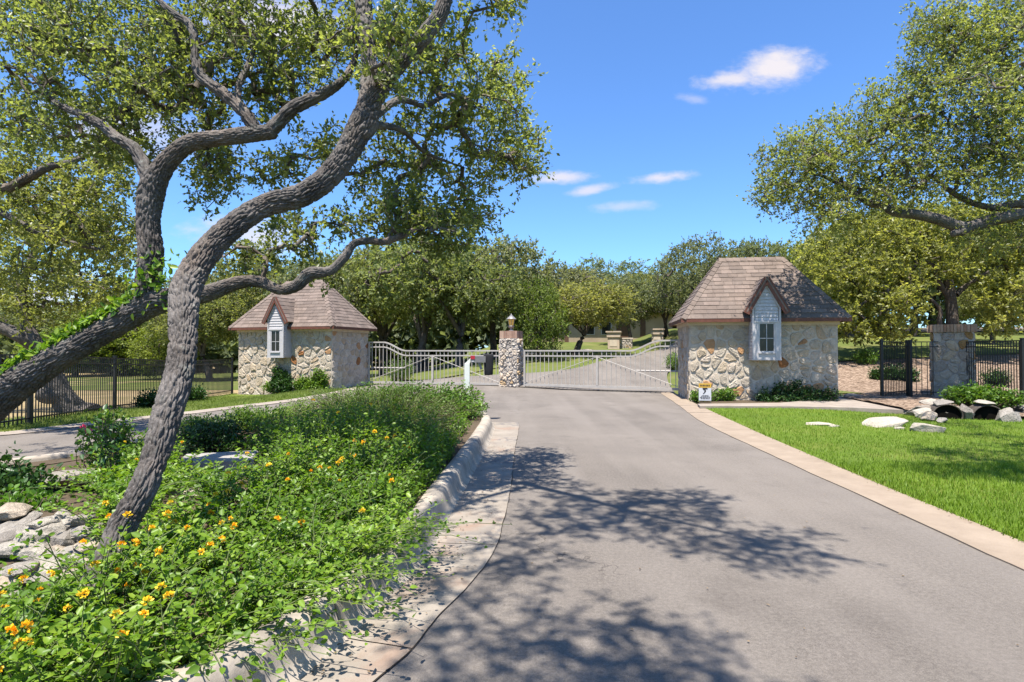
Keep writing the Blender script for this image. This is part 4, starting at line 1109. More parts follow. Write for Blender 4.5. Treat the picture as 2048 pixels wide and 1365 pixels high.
def marker_slab():
    c = at(436, 930, 6.0); t = thing('utility_slab', 'low grey stone utility box with a pale number on its face', 'utility box', (c.x, c.y, 0), 0.33)
    z0, z1 = 0.12, c.z + 0.085
    b = 0.02
    MB().add([(-.36, -.22, z0), (.36, -.22, z0), (.36, .3, z0), (-.36, .3, z0), (-.36, -.22, z1 - b), (.36, -.22, z1 - b), (.36, .3, z1 - b), (-.36, .3, z1 - b), (-.34, -.20, z1), (.34, -.20, z1), (.34, .28, z1), (-.34, .28, z1)],
             [(0, 1, 5, 4), (1, 2, 6, 5), (2, 3, 7, 6), (3, 0, 4, 7), (4, 5, 9, 8), (5, 6, 10, 9), (6, 7, 11, 10), (7, 4, 8, 11), (8, 9, 10, 11)]).build('box_body', mm['slab_stone'], t)
    text_mesh('number', '1015247(2)', .095, mm['letter_pale'], t, (.10, -.222, z1 - .115), (math.pi / 2, 0, 0))
    text_mesh('number', '7  17', .085, mm['letter_pale'], t, (.14, -.222, z1 - .20), (math.pi / 2, 0, 0))
marker_slab()

# ------------------------------------------------------------------ far house, its gate piers and low wall
def far_house():
    D = 50.0; a, b = at(1050, 690, D), at(1345, 690, D + 3); z0 = float(Z(a.x, a.y))
    t = thing('far_house', 'long low tan stucco house seen under the trees beyond the gate', 'house', (a.x, a.y, z0 - .3), math.atan2(b.y - a.y, b.x - a.x))
    L = (b - a).length
    MB().box((0, 0, 0), (L, 8, 3.0)).build('wall', mm['stucco'], t)
    MB().add([(-.6, -.7, 3.0), (L + .6, -.7, 3.0), (L + .6, 8.7, 3.0), (-.6, 8.7, 3.0), (2, 4, 4.6), (L - 2, 4, 4.6)], [(0, 1, 5, 4), (1, 2, 5), (2, 3, 4, 5), (3, 0, 4), (3, 2, 1, 0)]).build('roof', mm['shingle'], t)
    for x, w, h0, h1, m in ((2.6, .35, 0, 2.5, 'door_brown'), (3.6, .35, 0, 2.5, 'door_brown'), (8.5, 1.2, 0, 2.3, 'door_brown'), (10.8, .5, 0, 2.6, 'door_brown')):
        MB().box((x, -.05, h0), (x + w, .02, h1)).build('door', mm[m], t)
    for x in (5.4, 7.0):
        w = MB().box((x, -.04, .9), (x + 1.0, .02, 2.1)).build('window', mm['white_paint'], t)
        MB().box((x + .08, -.06, .98), (x + .92, -.045, 2.02)).build('pane', mm['glass'], w)
far_house()
def pier(px, py0, py1, w, D, label):
    c = at(px, py0, D); z0 = float(Z(c.x, c.y)); top = at(px, py1, D).z; t = thing('stucco_pier', label, 'pier', (c.x, c.y, z0), -0.25); h = top - z0
    MB().box((-w / 2, -w / 2, -.2), (w / 2, w / 2, h - .45)).build('shaft', mm['stucco_pillar'], t)
    MB().box((-w / 2 - .07, -w / 2 - .07, h - .45), (w / 2 + .07, w / 2 + .07, h - .10)).build('collar', mm['stucco_pillar'], t)
    MB().box((-w / 2 - .14, -w / 2 - .14, h - .10), (w / 2 + .14, w / 2 + .14, h)).build('cap', mm['stucco_pillar'], t)
    MB().box((-w / 2 + .15, -w / 2 - .02, .1), (w / 2 - .15, -w / 2 + .02, h - .65)).build('panel', mm['frieze'], t)
pier(1228, 702, 663, .85, 43, 'tan stucco pier under the tree with a low stone wall at its side')
pier(1315, 694, 658, .85, 45, 'tan stucco pier beside the uphill lane, nearest the gatehouse roof')
def low_wall():
    c = at(1251, 700, 43.5); z0 = float(Z(c.x, c.y)); t = thing('low_wall', 'low rubble stone wall with pale cap beside the stucco pier', 'wall', (c.x, c.y, z0), -.2); rng = np.random.default_rng(8)
    core = MB().box((-.5, -.2, -.2), (.5, .2, .62)).build('core', mm['mortar_dark'], t)
    for poly in cells(1.0, .8, 4, 4, rng): stone_piece(poly, rng, .015, .04, lambda u, v, n: (u - .5, -.2 - n, v - .18), 'stone', mm['stone_pillar'], core, .9, .5)
    MB().box((-.55, -.27, .62), (.55, .27, .72)).build('cap', mm['frieze'], t)
low_wall()
# ------------------------------------------------------------------ vegetation machinery
def unit(v): return v / np.maximum(1e-9, np.linalg.norm(v, axis=-1, keepdims=True))

def leaf_arrays(P, Dr, N, L, W, shape, rng, idx0=0):
    """leaf blades: shape 'd' folded diamond (4 verts, 2 tris), 'o' ovate (6 verts, 2 quads)"""
    Dr = unit(Dr); S = unit(np.cross(Dr, N)); N = np.cross(S, Dr)
    L = np.asarray(L)[:, None]; W = np.asarray(W)[:, None]; n = len(P)
    if shape == 'd':
        V = np.stack([P, P + Dr * L * .48 + S * W * .5 + N * W * .16, P + Dr * L + N * L * -.06, P + Dr * L * .48 - S * W * .5 + N * W * .16], 1)
        b = np.arange(n)[:, None] * 4 + idx0
        F = np.concatenate([b + np.array([[0, 1, 2]]), b + np.array([[0, 2, 3]])])
        return V.reshape(-1, 3), F, 4
    if shape == 'o':
        V = np.stack([P, P + Dr * L * .28 + S * W * .46 + N * W * .12, P + Dr * L * .66 + S * W * .40 + N * W * .06, P + Dr * L - N * L * .12, P + Dr * L * .66 - S * W * .40 + N * W * .06, P + Dr * L * .28 - S * W * .46 + N * W * .12], 1)
        b = np.arange(n)[:, None] * 6 + idx0
        F = np.concatenate([b + np.array([[0, 1, 2, 3]]), b + np.array([[0, 3, 4, 5]])])
        return V.reshape(-1, 3), F, 6
    V = np.stack([P + S * W * .5, P + Dr * L, P - S * W * .5], 1)
    b = np.arange(n)[:, None] * 3 + idx0
    return V.reshape(-1, 3), b + np.array([[0, 1, 2]]), 3

def leaf_object(name, P, Dr, N, L, W, shape, mat_, parent, rng, tone=None, kind='stuff'):
    V, F, k = leaf_arrays(P, Dr, N, L, W, shape, rng)
    r = np.clip((rng.random(len(P)) if tone is None else tone), 0, 1)
    return mk(name, V, F, mat_, parent, False, np.repeat(r, k), kind)

def tubes(chains, sides):
    """chains: list of (points, radii); one set of arrays"""
    Vs, Fs, b = [], [], 0; ang = np.arange(sides) * 2 * np.pi / sides; ca, sa = np.cos(ang), np.sin(ang)
    for P, R in chains:
        n = len(P)
        if n < 2: continue
        T = unit(np.gradient(P, axis=0)); ref = np.where(np.abs(T[:, 2:3]) > .9, np.array([[1., 0, 0]]), np.array([[0, 0, 1.]]))
        X = unit(np.cross(T, ref)); Y = np.cross(X, T)
        V = P[:, None, :] + R[:, None, None] * (X[:, None, :] * ca[None, :, None] + Y[:, None, :] * sa[None, :, None])
        i = np.arange(n * sides).reshape(n, sides) + b
        F = np.stack([i[:-1], np.roll(i, -1, 1)[:-1], np.roll(i, -1, 1)[1:], i[1:]], -1).reshape(-1, 4)
        Vs.append(V.reshape(-1, 3)); Fs.append(F); b += n * sides
    return np.concatenate(Vs), np.concatenate(Fs)

def worley(u, v, per):
    """F2 - F1 of jittered cells; u wraps after per cells"""
    iu, iv = np.floor(u).astype(int), np.floor(v).astype(int); f1 = np.full(u.shape, 9.0); f2 = np.full(u.shape, 9.0)
    for a in (-1, 0, 1):
        for b in (-1, 0, 1):
            cu, cv = iu + a, iv + b; w = cu % per
            h1 = _LAT[w % 48, cv % 48, (cv // 48) % 48]; h2 = _LAT[(w * 7 + 3) % 48, (cv * 5 + 1) % 48, 11]
            d = np.hypot(u - cu - h1, v - cv - h2)
            f2 = np.where(d < f1, f1, np.minimum(f2, d)); f1 = np.minimum(f1, d)
    return f2 - f1

def bark_limb(name, P, R, nseg, step, parent, amp=0.010, cu=0.030, cv=0.085, seed=0, lumps=(), mat_=None):
    """thick limb with real furrowed bark"""
    P = np.asarray(P, float); R = np.asarray(R, float)
    Q = catmull(np.column_stack([P, R]), 10); Q = resample_w(Q, step)
    C, r = Q[:, :3], Q[:, 3]; n = len(C)
    T = unit(np.gradient(C, axis=0)); X = np.zeros_like(C); x = np.cross(T[0], [0.3, 0.9, 0.2]); x /= np.linalg.norm(x)
    for i in range(n):
        x = x - T[i] * np.dot(x, T[i]); x /= np.linalg.norm(x); X[i] = x
    Y = np.cross(T, X); s = np.concatenate(([0], np.cumsum(np.linalg.norm(np.diff(C, axis=0), axis=1))))
    th = np.arange(nseg) * 2 * np.pi / nseg
    dirn = X[:, None, :] * np.cos(th)[None, :, None] + Y[:, None, :] * np.sin(th)[None, :, None]
    base = C[:, None, :] + dirn * r[:, None, None]
    big = (vnoise(base, 4.0, 2, seed) - .5) * .20 + (vnoise(base, 1.7, 1, seed + 3) - .5) * .16
    rr = r[:, None] * (1 + big)
    for (c, rad, h) in lumps:
        d = np.linalg.norm(base - np.asarray(c), axis=2); rr = rr + h * np.exp(-(d / rad) ** 2)
    per = max(6, int(round(2 * np.pi * r.mean() / cu)))
    wu = (vnoise(base, 9.0, 2, seed + 5) - .5) * 1.7; wv = (vnoise(base, 7.0, 2, seed + 9) - .5) * 1.3
    u = th[None, :] / (2 * np.pi) * per + wu; v = s[:, None] / cv + wv
    h = sstep(0.03, 0.34, worley(u, v, per)); h2 = sstep(.02, .4, worley(u * 2 + 17, v * 2.1 + 5, per * 2))
    fine = vnoise(base, 55.0, 2, seed + 2) - .5
    am = amp * np.clip(r / np.median(r), .35, 1.2)[:, None]
    rr = rr + am * (h - .6) + am * .35 * (h2 - .5) + am * .5 * fine
    V = C[:, None, :] + dirn * rr[:, :, None]
    i = np.arange(n * nseg).reshape(n, nseg)
    F = np.stack([i[:-1], np.roll(i, -1, 1)[:-1], np.roll(i, -1, 1)[1:], i[1:]], -1).reshape(-1, 4)
    V = np.concatenate([V.reshape(-1, 3), C[-1:] + T[-1:] * r[-1] * .5, C[:1]]); e = n * nseg
    cap = np.stack([i[-1], np.roll(i[-1], -1), np.full(nseg, e)], -1); cap0 = np.stack([np.roll(i[0], -1), i[0], np.full(nseg, e + 1)], -1)
    return mk(name, V, [F, cap, cap0], mat_ or mm['bark_oak'], parent, True)

def resample_w(Q, step):
    s = np.concatenate(([0], np.cumsum(np.linalg.norm(np.diff(Q[:, :3], axis=0), axis=1)))); n = max(4, int(s[-1] / step)); t = np.linspace(0, s[-1], n)
    return np.stack([np.interp(t, s, Q[:, k]) for k in range(Q.shape[1])], 1)

def limb(spec):
    """(px, py, depth, width in px) -> world points and radii"""
    P = [tuple(at(a, b, d)) for a, b, d, w in spec]; R = [.90 * w / 2 / FPX * d * math.cos(math.atan(abs(a - CX) / FPX)) for a, b, d, w in spec]
    return np.array(P), np.array(R)

def blob_pts(blobs, rng):
    out = []
    for b in blobs:
        if b[0] == 'w':
            _, x, y, z, rx, ry, rz, n = b
            g = unit(rng.normal(size=(n, 3))) * (rng.random((n, 1)) ** .45); out.append(np.array([x, y, z]) + g * np.array([rx, ry, rz]))
        else:
            px, py, D, rx, ry, rD, n = b; g = unit(rng.normal(size=(n, 3))) * (rng.random((n, 1)) ** .45)
            out.append(np.array([tuple(at(px + a * rx, py + c * ry, D + e * rD)) for a, c, e in g]))
    return np.concatenate(out)

def grow(nodes, att, rng, step=.16, sag=.03, r_tip=.0028, expo=.46, r_cap=.05):
    """join every twig point to the nearest wood, nearest first; returns chains of (points, radii)"""
    nodes = np.asarray(nodes, float); par = [-1] * len(nodes); N = [nodes]; cnt = len(nodes)
    d = np.full(len(att), 1e9); near = np.zeros(len(att), int)
    for a in range(0, len(nodes), 200):
        dd = np.linalg.norm(att[:, None] - nodes[None, a:a + 200], axis=2); j = dd.argmin(1); m = dd[np.arange(len(att)), j]
        b = m < d; d[b] = m[b]; near[b] = j[b] + a
    done = np.zeros(len(att), bool); pos = list(nodes); chains = []; root_n = len(nodes)
    for _ in range(len(att)):
        k = int(np.where(done, 1e9, d).argmin()); done[k] = True; s = near[k]; a, b = pos[s], att[k]; L = np.linalg.norm(b - a)
        m = max(1, int(math.ceil(L / step))); t = np.linspace(0, 1, m + 1)[1:, None]; off = rng.normal(size=3) * L * .10; off[2] += sag * L
        pts = a + (b - a) * t + off * (4 * t * (1 - t)) + rng.normal(size=(m, 3)) * .012 * (t < .999)
        ids = [s]
        for p in pts: pos.append(p); par.append(ids[-1]); ids.append(len(pos) - 1)
        chains.append(ids); new = np.array(pts); dd = np.linalg.norm(att[:, None] - new[None], axis=2); j = dd.argmin(1); mm_ = dd[np.arange(len(att)), j]
        up = (mm_ < d) & ~done; d[up] = mm_[up]; near[up] = np.array(ids[1:])[j[up]]
    pos = np.array(pos); w = np.zeros(len(pos))
    for c in chains: w[c[-1]] += 1
    for i in range(len(pos) - 1, root_n - 1, -1):
        if par[i] >= 0: w[par[i]] += w[i]
    r = np.minimum(r_tip * np.maximum(1, w) ** expo, r_cap); out = []
    for c in chains:
        R = r[c].copy(); R[0] = R[1] if len(R) > 1 else R[0]; out.append((pos[c], R))
    return out

def tree_leaves(chains, rng, per_tip, L, W, twig, shape='d', droop=.0, mini=4):
    """mini twigs at each branch end with leaves set along them"""
    P, Dr, N, tw = [], [], [], []
    tips = []; tdir = []
    for pts, R in chains:
        n = len(pts)
        for q in range(max(1, n - 3), n): tips.append(pts[q]); tdir.append(pts[q] - pts[q - 1])
    tips = np.array(tips); tdir = unit(np.array(tdir)); n = len(tips)
    reps = mini; B = np.repeat(tips, reps, 0); T = unit(np.repeat(tdir, reps, 0) * .5 + rng.normal(size=(n * reps, 3)) * .75 + np.array([0, 0, -droop]))
    ln = twig * (.5 + rng.random(len(B))); E = B + T * ln[:, None]
    k = per_tip; t = rng.random((len(B), k)) ** .7
    pos = B[:, None] + T[:, None] * (ln[:, None] * t)[..., None]
    dr = unit(T[:, None] * .55 + rng.normal(size=(len(B), k, 3)) * .6); nn = unit(rng.normal(size=(len(B), k, 3)) * 1.0 + np.array([0, 0, .6]))
    pos, dr, nn = pos.reshape(-1, 3), dr.reshape(-1, 3), nn.reshape(-1, 3)
    sc = .5 + .8 * rng.random(len(pos))
    return pos, dr, nn, L * sc, W * sc * (.85 + .3 * rng.random(len(pos))), B, E

def twig_mesh(B, E, r=.0016):
    ax = unit(E - B); ref = np.where(np.abs(ax[:, 2:3]) > .9, np.array([[1., 0, 0]]), np.array([[0, 0, 1.]])); x = unit(np.cross(ax, ref)) * r; y = np.cross(ax, x / r) * r
    V = np.stack([B + x, B - .5 * x + .87 * y, B - .5 * x - .87 * y, E], 1).reshape(-1, 3); b = np.arange(len(B))[:, None] * 4
    return V, np.concatenate([b + np.array([[0, 1, 3]]), b + np.array([[1, 2, 3]]), b + np.array([[2, 0, 3]])])

def oak(name, label, limbs, blobs, seed, per_tip, L, W, twig, leafm='leaf_oak', hi=True, loc=None, step=.16, mini=4, group=None, r_tip=.0028, sides=5, seg=72, lstep=.012, cat='tree', lumps=(), extra=None, r_cap=.05, shape='d'):
    rng = np.random.default_rng(seed)
    root = thing(name, label, cat, loc, 0, group); o = np.array(loc)
    nodes = []
    for i, (nm, P, R) in enumerate(limbs):
        P = np.asarray(P) - o; Q = resample_w(catmull(np.column_stack([P, R]), 8), .12); nodes.append(Q[len(Q) // 4 if nm == 'trunk' else 0:, :3])
        big = R.max()
        if hi: bark_limb(nm, P, R, int(np.clip(big * seg / .10, 24, 132)), lstep * (1 if big > .06 else 2.6), root, .017 if big > .05 else .009, .020, .105, seed + i, [(np.asarray(c) - o, a, b) for c, a, b in lumps])
        else:
            q = resample_w(catmull(np.column_stack([P, R]), 8), .25); V, F = tubes([(q[:, :3] + (vnoise(q[:, :3], 2.0, 2)[:, None] - .5) * .1, q[:, 3])], 9); mk(nm, V, F, mm['bark_far'], root, True)
    att = blob_pts(blobs, rng) - o
    ch = grow(np.concatenate(nodes), att, rng, step, r_tip=r_tip, r_cap=r_cap)
    V, F = tubes(ch, sides)
    pos, dr, nn, ll, ww, B, E = tree_leaves(ch, rng, per_tip, L, W, twig, mini=mini)
    V2, F2 = twig_mesh(B, E, .0021 if hi else .004)
    mk('branches', np.concatenate([V, V2]), [F, F2 + len(V)], mm['bark_twig' if hi else 'bark_far'], root, True, None, 'stuff')
    clump = vnoise(pos, 1.4, 2, seed); tone = .5 * rng.random(len(pos)) + .9 * (clump - .25)
    leaf_object('crown', pos, dr, nn, ll, ww, shape, mm[leafm], root, rng, tone)
    return root

# ------------------------------------------------------------------ oak with the leaning furrowed trunk
A_tr = limb([(150, 1340, 2.9, 230), (180, 1240, 2.97, 160), (207, 1150, 3.06, 108), (224, 1105, 3.1, 84), (244, 1055, 3.16, 80), (281, 990, 3.24, 79), (304, 932, 3.32, 76), (320, 880, 3.4, 77), (336, 825, 3.48, 77), (354, 765, 3.58, 76), (365, 700, 3.7, 75), (367, 640, 3.82, 75), (372, 580, 3.95, 77), (396, 528, 4.08, 76), (428, 488, 4.18, 72), (470, 450, 4.28, 68), (530, 412, 4.4, 64), (600, 392, 4.5, 61), (655, 355, 4.58, 61), (692, 308, 4.66, 62), (716, 262, 4.72, 66), (738, 215, 4.78, 60), (768, 165, 4.82, 47), (806, 118, 4.86, 45), (850, 70, 4.9, 42), (880, 30, 4.93, 40), (895, -20, 4.95, 37), (930, -140, 4.9, 33)])
A_tr = (A_tr[0], A_tr[1] * .80)
# above the frame the limb arches back over the drive
A_over = (np.array([tuple(at(930, -140, 4.9)), (-.3, 4.4, 5.9), (.0, 3.8, 6.5), (.45, 3.1, 6.9), (1.2, 2.3, 7.0)]), np.array([.070, .05, .036, .026, .014]))
A_over2 = (np.array([(-.45, 4.5, 5.7), (-1.2, 3.3, 6.4), (-1.3, 1.8, 6.8), (-.55, .6, 6.9)]), np.array([.04, .028, .02, .010]))
A_up = limb([(732, 225, 4.8, 40), (737, 175, 4.9, 34), (739, 129, 5.0, 32), (732, 64, 5.1, 33), (726, 0, 5.2, 33), (715, -120, 5.3, 30), (690, -300, 5.4, 24)])
A_r1 = limb([(745, 235, 4.85, 20), (800, 200, 5.3, 13), (850, 212, 5.7, 10), (905, 190, 6.1, 8), (985, 225, 6.5, 4)])
A_r2 = limb([(750, 250, 4.85, 18), (805, 262, 5.4, 10), (850, 305, 5.9, 8), (925, 335, 6.4, 3)])
A_blobs = [(880, 190, 6.2, 130, 100, 1.0, 92), (985, 270, 6.6, 95, 105, 1.0, 78), (905, 345, 6.6, 135, 85, 1.0, 56), (1045, 320, 6.7, 55, 60, .6, 40), (770, 390, 6.2, 95, 90, .8, 44), (940, 430, 6.4, 75, 45, .7, 42), (840, 440, 6.2, 70, 40, .6, 30),
           (850, 70, 5.8, 100, 90, .9, 70), (1000, 5, 5.2, 50, 25, .3, 16), (690, 90, 5.8, 110, 100, 1.0, 80), (640, 300, 6.4, 70, 60, .8, 34), (560, 340, 6.6, 60, 50, .8, 26), (1000, 150, 6.8, 55, 50, .6, 30), (800, 300, 6.6, 100, 70, .8, 34),
           (830, -120, 5.3, 160, 70, .7, 60), (600, -60, 5.6, 150, 60, .8, 50), (790, 140, 4.6, 60, 60, .25, 14), (800, 50, 4.4, 60, 50, .25, 16),
           ('w', .30, 3.1, 6.9, 1.05, .95, .40, 210), ('w', 1.25, 2.15, 6.9, .80, .55, .30, 80), ('w', .95, 3.6, 6.8, .6, .5, .3, 50), ('w', -.35, .55, 6.9, .80, .75, .35, 130), ('w', .3, .15, 6.8, .5, .4, .3, 46), ('w', -1.2, 1.2, 6.9, .5, .9, .3, 26), ('w', -1.2, 3.2, 6.6, .45, .9, .3, 22), ('w', -.5, 4.6, 6.3, .7, .5, .3, 44), ('w', -.6, 2.0, 6.9, .6, .6, .3, 36)]
oak('live_oak', 'live oak with dark furrowed trunk leaning up from the lantana bed over the drive', [('trunk', *A_tr), ('limb', *A_over), ('limb', *A_over2), ('limb', *A_up), ('limb', *A_r1), ('limb', *A_r2)], A_blobs, 201, 8, .050, .028, .16, r_tip=.0038,
    loc=tuple(at(200, 1180, 3.03)), lumps=[(at(752, 250, 4.72), .10, .05), (at(742, 268, 4.66), .05, .03), (at(728, 222, 4.66), .06, .02), (at(300, 950, 3.2), .06, .012)], seg=110, lstep=.0095)

# ------------------------------------------------------------------ oak leaning in from the left
B_tr = limb([(-250, 985, 5.65, 160), (-120, 885, 5.5, 138), (-40, 825, 5.42, 124), (0, 795, 5.4, 112), (70, 745, 5.35, 92), (140, 702, 5.3, 78), (234, 648, 5.3, 73), (300, 610, 5.3, 72), (345, 598, 5.3, 60), (412, 588, 5.3, 45), (477, 566, 5.3, 34), (519, 564, 5.3, 30), (560, 580, 5.3, 28), (593, 572, 5.3, 31), (620, 548, 5.3, 33), (660, 542, 5.32, 22), (689, 515, 5.35, 23), (707, 489, 5.38, 18), (735, 482, 5.4, 17), (767, 484, 5.42, 16), (799, 474, 5.45, 15), (822, 463, 5.48, 13), (870, 450, 5.6, 10)])
B_tr = (B_tr[0], B_tr[1] * .90)
B_up = limb([(300, 625, 5.3, 60), (297, 564, 5.3, 58), (302, 505, 5.3, 54), (296, 446, 5.3, 53), (302, 388, 5.3, 58), (318, 350, 5.3, 50), (343, 316, 5.3, 42), (382, 287, 5.3, 39), (448, 276, 5.3, 37), (505, 269, 5.3, 35), (548, 264, 5.3, 33)])
B_r = limb([(535, 266, 5.3, 28), (556, 246, 5.3, 27), (580, 222, 5.3, 26), (606, 206, 5.3, 25), (645, 188, 5.35, 22), (682, 165, 5.4, 17), (705, 130, 5.5, 13), (715, 95, 5.6, 10)])
B_l = limb([(300, 372, 5.3, 34), (286, 330, 5.32, 31), (266, 295, 5.35, 28), (237, 279, 5.4, 25), (206, 253, 5.5, 21), (169, 232, 5.6, 18), (110, 205, 5.8, 12), (60, 150, 6.0, 7), (0, 130, 6.2, 3)])
B_t = limb([(512, 262, 5.3, 30), (501, 243, 5.32, 28), (475, 211, 5.36, 26), (435, 179, 5.4, 24), (402, 153, 5.44, 22), (391, 116, 5.48, 20), (389, 74, 5.5, 18), (374, 45, 5.55, 16), (340, 22, 5.6, 14), (312, -10, 5.65, 12), (280, -90, 5.7, 9)])
B_m = limb([(475, 211, 5.36, 18), (478, 170, 5.5, 14), (500, 120, 5.7, 11), (520, 60, 5.9, 8)])
B_blobs = [(90, 70, 6.4, 140, 110, 1.2, 175), (280, 90, 6.3, 140, 120, 1.2, 170), (450, 70, 6.1, 120, 100, 1.0, 125), (580, 110, 6.2, 90, 100, .9, 80), (120, 230, 6.6, 160, 80, 1.2, 120), (260, 190, 6.2, 120, 70, 1.0, 70), (430, 370, 6.7, 75, 60, .8, 32), (380, 200, 6.2, 100, 60, .7, 50), (250, 290, 6.6, 70, 50, .8, 40), (420, 280, 6.6, 90, 60, .8, 40), (540, 200, 6.4, 80, 60, .8, 30), (440, 330, 6.2, 70, 35, .6, 18),
           (500, 515, 5.5, 65, 45, .35, 26), (590, 480, 5.7, 60, 50, .4, 26), (640, 540, 5.5, 35, 25, .3, 10), (860, 452, 5.6, 75, 42, .4, 44), (790, 430, 5.6, 60, 45, .4, 24), (900, 480, 5.6, 45, 25, .3, 16), (700, 440, 5.7, 50, 40, .4, 16), (560, 440, 5.9, 50, 30, .4, 10),
           (150, -120, 6.2, 260, 90, 1.2, 80), (450, -110, 6.0, 180, 80, 1.0, 50), (-160, 120, 6.6, 120, 160, 1.2, 50)]
oak('live_oak', 'live oak whose thick ivy-topped trunk leans in over the exit lane and forks upward', [('trunk', *B_tr), ('limb', *B_up), ('limb', *B_r), ('limb', *B_l), ('limb', *B_t), ('limb', *B_m)], B_blobs, 202, 8, .050, .028, .17, r_tip=.0038,
    loc=tuple(at(-250, 985, 5.65)), seg=96, lstep=.0125, lumps=[(at(548, 264, 5.25), .05, .012), (at(310, 600, 5.2), .09, .02)])

# creeper on the back of that trunk
def creeper():
    rng = np.random.default_rng(9); Q = resample_w(catmull(np.column_stack([B_tr[0][2:8], B_tr[1][2:8]]), 10), .02)
    t = thing('creeper', 'bright green creeper trailing along the top of the leaning trunk', 'vine', tuple(Q[0, :3]))
    n = 1700; i = rng.integers(0, len(Q), n); C = Q[i, :3]; r = Q[i, 3]; T = unit(np.gradient(Q[:, :3], axis=0))[i]
    side = unit(np.cross(T, [0, 0, 1])); up = np.cross(side, T); a = rng.normal(size=n) * .42 - .12
    nor = up * np.cos(a)[:, None] + side * np.sin(a)[:, None]
    P = C + nor * (r * (1.0 + .45 * rng.random(n) ** 2))[:, None] + rng.normal(size=(n, 3)) * .025
    # climbing tuft at the fork
    Cu = np.array(at(305, 560, 5.18)); k = 150; P2 = Cu + rng.normal(size=(k, 3)) * np.array([.12, .05, .13]); P = np.concatenate([P, P2]); nor = np.concatenate([nor, unit(rng.normal(size=(k, 3)) + np.array([0, -.8, .5]))])
    P = P - Q[0, :3]; n = len(P); dr = unit(rng.normal(size=(n, 3)) + np.array([0, -.2, -.3])); L = .04 + .045 * rng.random(n)
    leaf_object('foliage', P, dr, unit(nor + rng.normal(size=(n, 3)) * .35), L, L * .55, 'o', mm['leaf_lantana'], t, rng)
    s = Q[::6, :3] - Q[0, :3] + np.array([0, 0, 1]) * Q[::6, 3:4] * 1.02
    V, F = tubes([(s, np.full(len(s), .008))], 5); mk('stem', V, F, mm['stem_brown'], t, True)
creeper()

# ------------------------------------------------------------------ oaks at the left beyond the fence
C_tr = limb([(172, 838, 15.6, 92), (150, 822, 15.6, 72), (128, 796, 15.5, 58), (110, 765, 15.4, 52), (92, 725, 15.3, 46), (66, 682, 15.2, 40), (52, 645, 15.2, 30), (44, 600, 15.2, 25), (50, 555, 15.3, 20), (70, 500, 15.4, 16)])
C_b = limb([(70, 690, 15.2, 40), (40, 672, 15, 38), (0, 655, 14.9, 34), (-60, 640, 14.8, 28), (-140, 600, 14.8, 20)])
C_st = limb([(118, 790, 15.4, 46), (95, 792, 15.2, 44), (78, 785, 15.1, 34)])
C_blobs = [(60, 600, 15.5, 110, 60, 1.6, 60), (160, 560, 15.8, 100, 70, 1.8, 70), (30, 500, 15.5, 100, 80, 1.6, 70), (200, 480, 16, 90, 70, 1.6, 60), (120, 420, 16, 130, 70, 1.8, 80), (240, 580, 16, 60, 45, 1.2, 30), (-80, 560, 15, 120, 120, 1.8, 60)]
oak('live_oak', 'live oak beyond the fence with a low pale trunk leaning back from its foot', [('trunk', *C_tr), ('limb', *C_b), ('limb', *C_st)], C_blobs, 203, 9, .105, .055, .28, loc=tuple(at(160, 830, 15.6)), seg=40, lstep=.04, step=.3, mini=4, r_tip=.005)
D_tr = (np.array([(-11.6, 9.4, -.1), (-11.4, 9.5, 1.2), (-11.0, 9.6, 2.6), (-10.4, 9.7, 3.6)]), np.array([.26, .2, .17, .14]))
D_a = limb([(-190, 440, 9.7, 34), (-80, 400, 9.7, 30), (0, 382, 9.7, 27), (50, 360, 9.7, 24), (95, 335, 9.7, 20), (140, 325, 9.8, 15), (200, 300, 10, 10)])
D_b = limb([(-190, 440, 9.7, 28), (-60, 415, 9.7, 22), (0, 425, 9.7, 18), (60, 458, 9.7, 16), (110, 475, 9.8, 15), (150, 488, 9.9, 12), (200, 500, 10, 9)])
D_blobs = [(60, 330, 10, 120, 70, 1.2, 70), (180, 380, 10.2, 110, 70, 1.2, 70), (100, 450, 10, 120, 60, 1.2, 60), (230, 480, 10.2, 80, 60, 1.0, 40), (-40, 380, 10, 120, 140, 1.4, 70), (60, 540, 10.3, 110, 50, 1.1, 34), (210, 300, 10.4, 90, 50, 1.0, 36)]
oak('live_oak', 'spreading live oak left of the exit lane with crossing dark limbs over the fence', [('trunk', *D_tr), ('limb', *D_a), ('limb', *D_b)], D_blobs, 204, 9, .075, .038, .2, loc=(-11.6, 9.4, -.1), seg=40, lstep=.035, step=.22, r_tip=.004)

# ------------------------------------------------------------------ oaks at the right
R_tr = (np.array([(17.2, 15.6, -.1), (17.0, 15.5, 1.5), (16.6, 15.4, 3.0), (16.0, 15.3, 4.0)]), np.array([.36, .3, .26, .2]))
R_a = limb([(2190, 470, 15.2, 44), (2110, 440, 15.1, 40), (2048, 430, 15, 37), (1985, 440, 15, 34), (1930, 456, 15, 30), (1880, 440, 15, 28), (1830, 429, 15, 25), (1790, 424, 15.1, 23), (1760, 410, 15.2, 19), (1735, 405, 15.3, 15), (1690, 375, 15.4, 10), (1640, 350, 15.5, 7)])
R_b = limb([(2160, 440, 15.3, 30), (2048, 409, 15.3, 22), (1985, 416, 15.3, 18), (1920, 395, 15.4, 14), (1860, 350, 15.4, 10)])
R_st = limb([(1950, 452, 15, 24), (1922, 464, 14.95, 22), (1905, 468, 14.9, 17)])
R_c = limb([(2170, 440, 15.2, 34), (2130, 300, 15.1, 26), (2060, 180, 15.1, 20), (1960, 90, 15.1, 14), (1900, 50, 15.1, 9)])
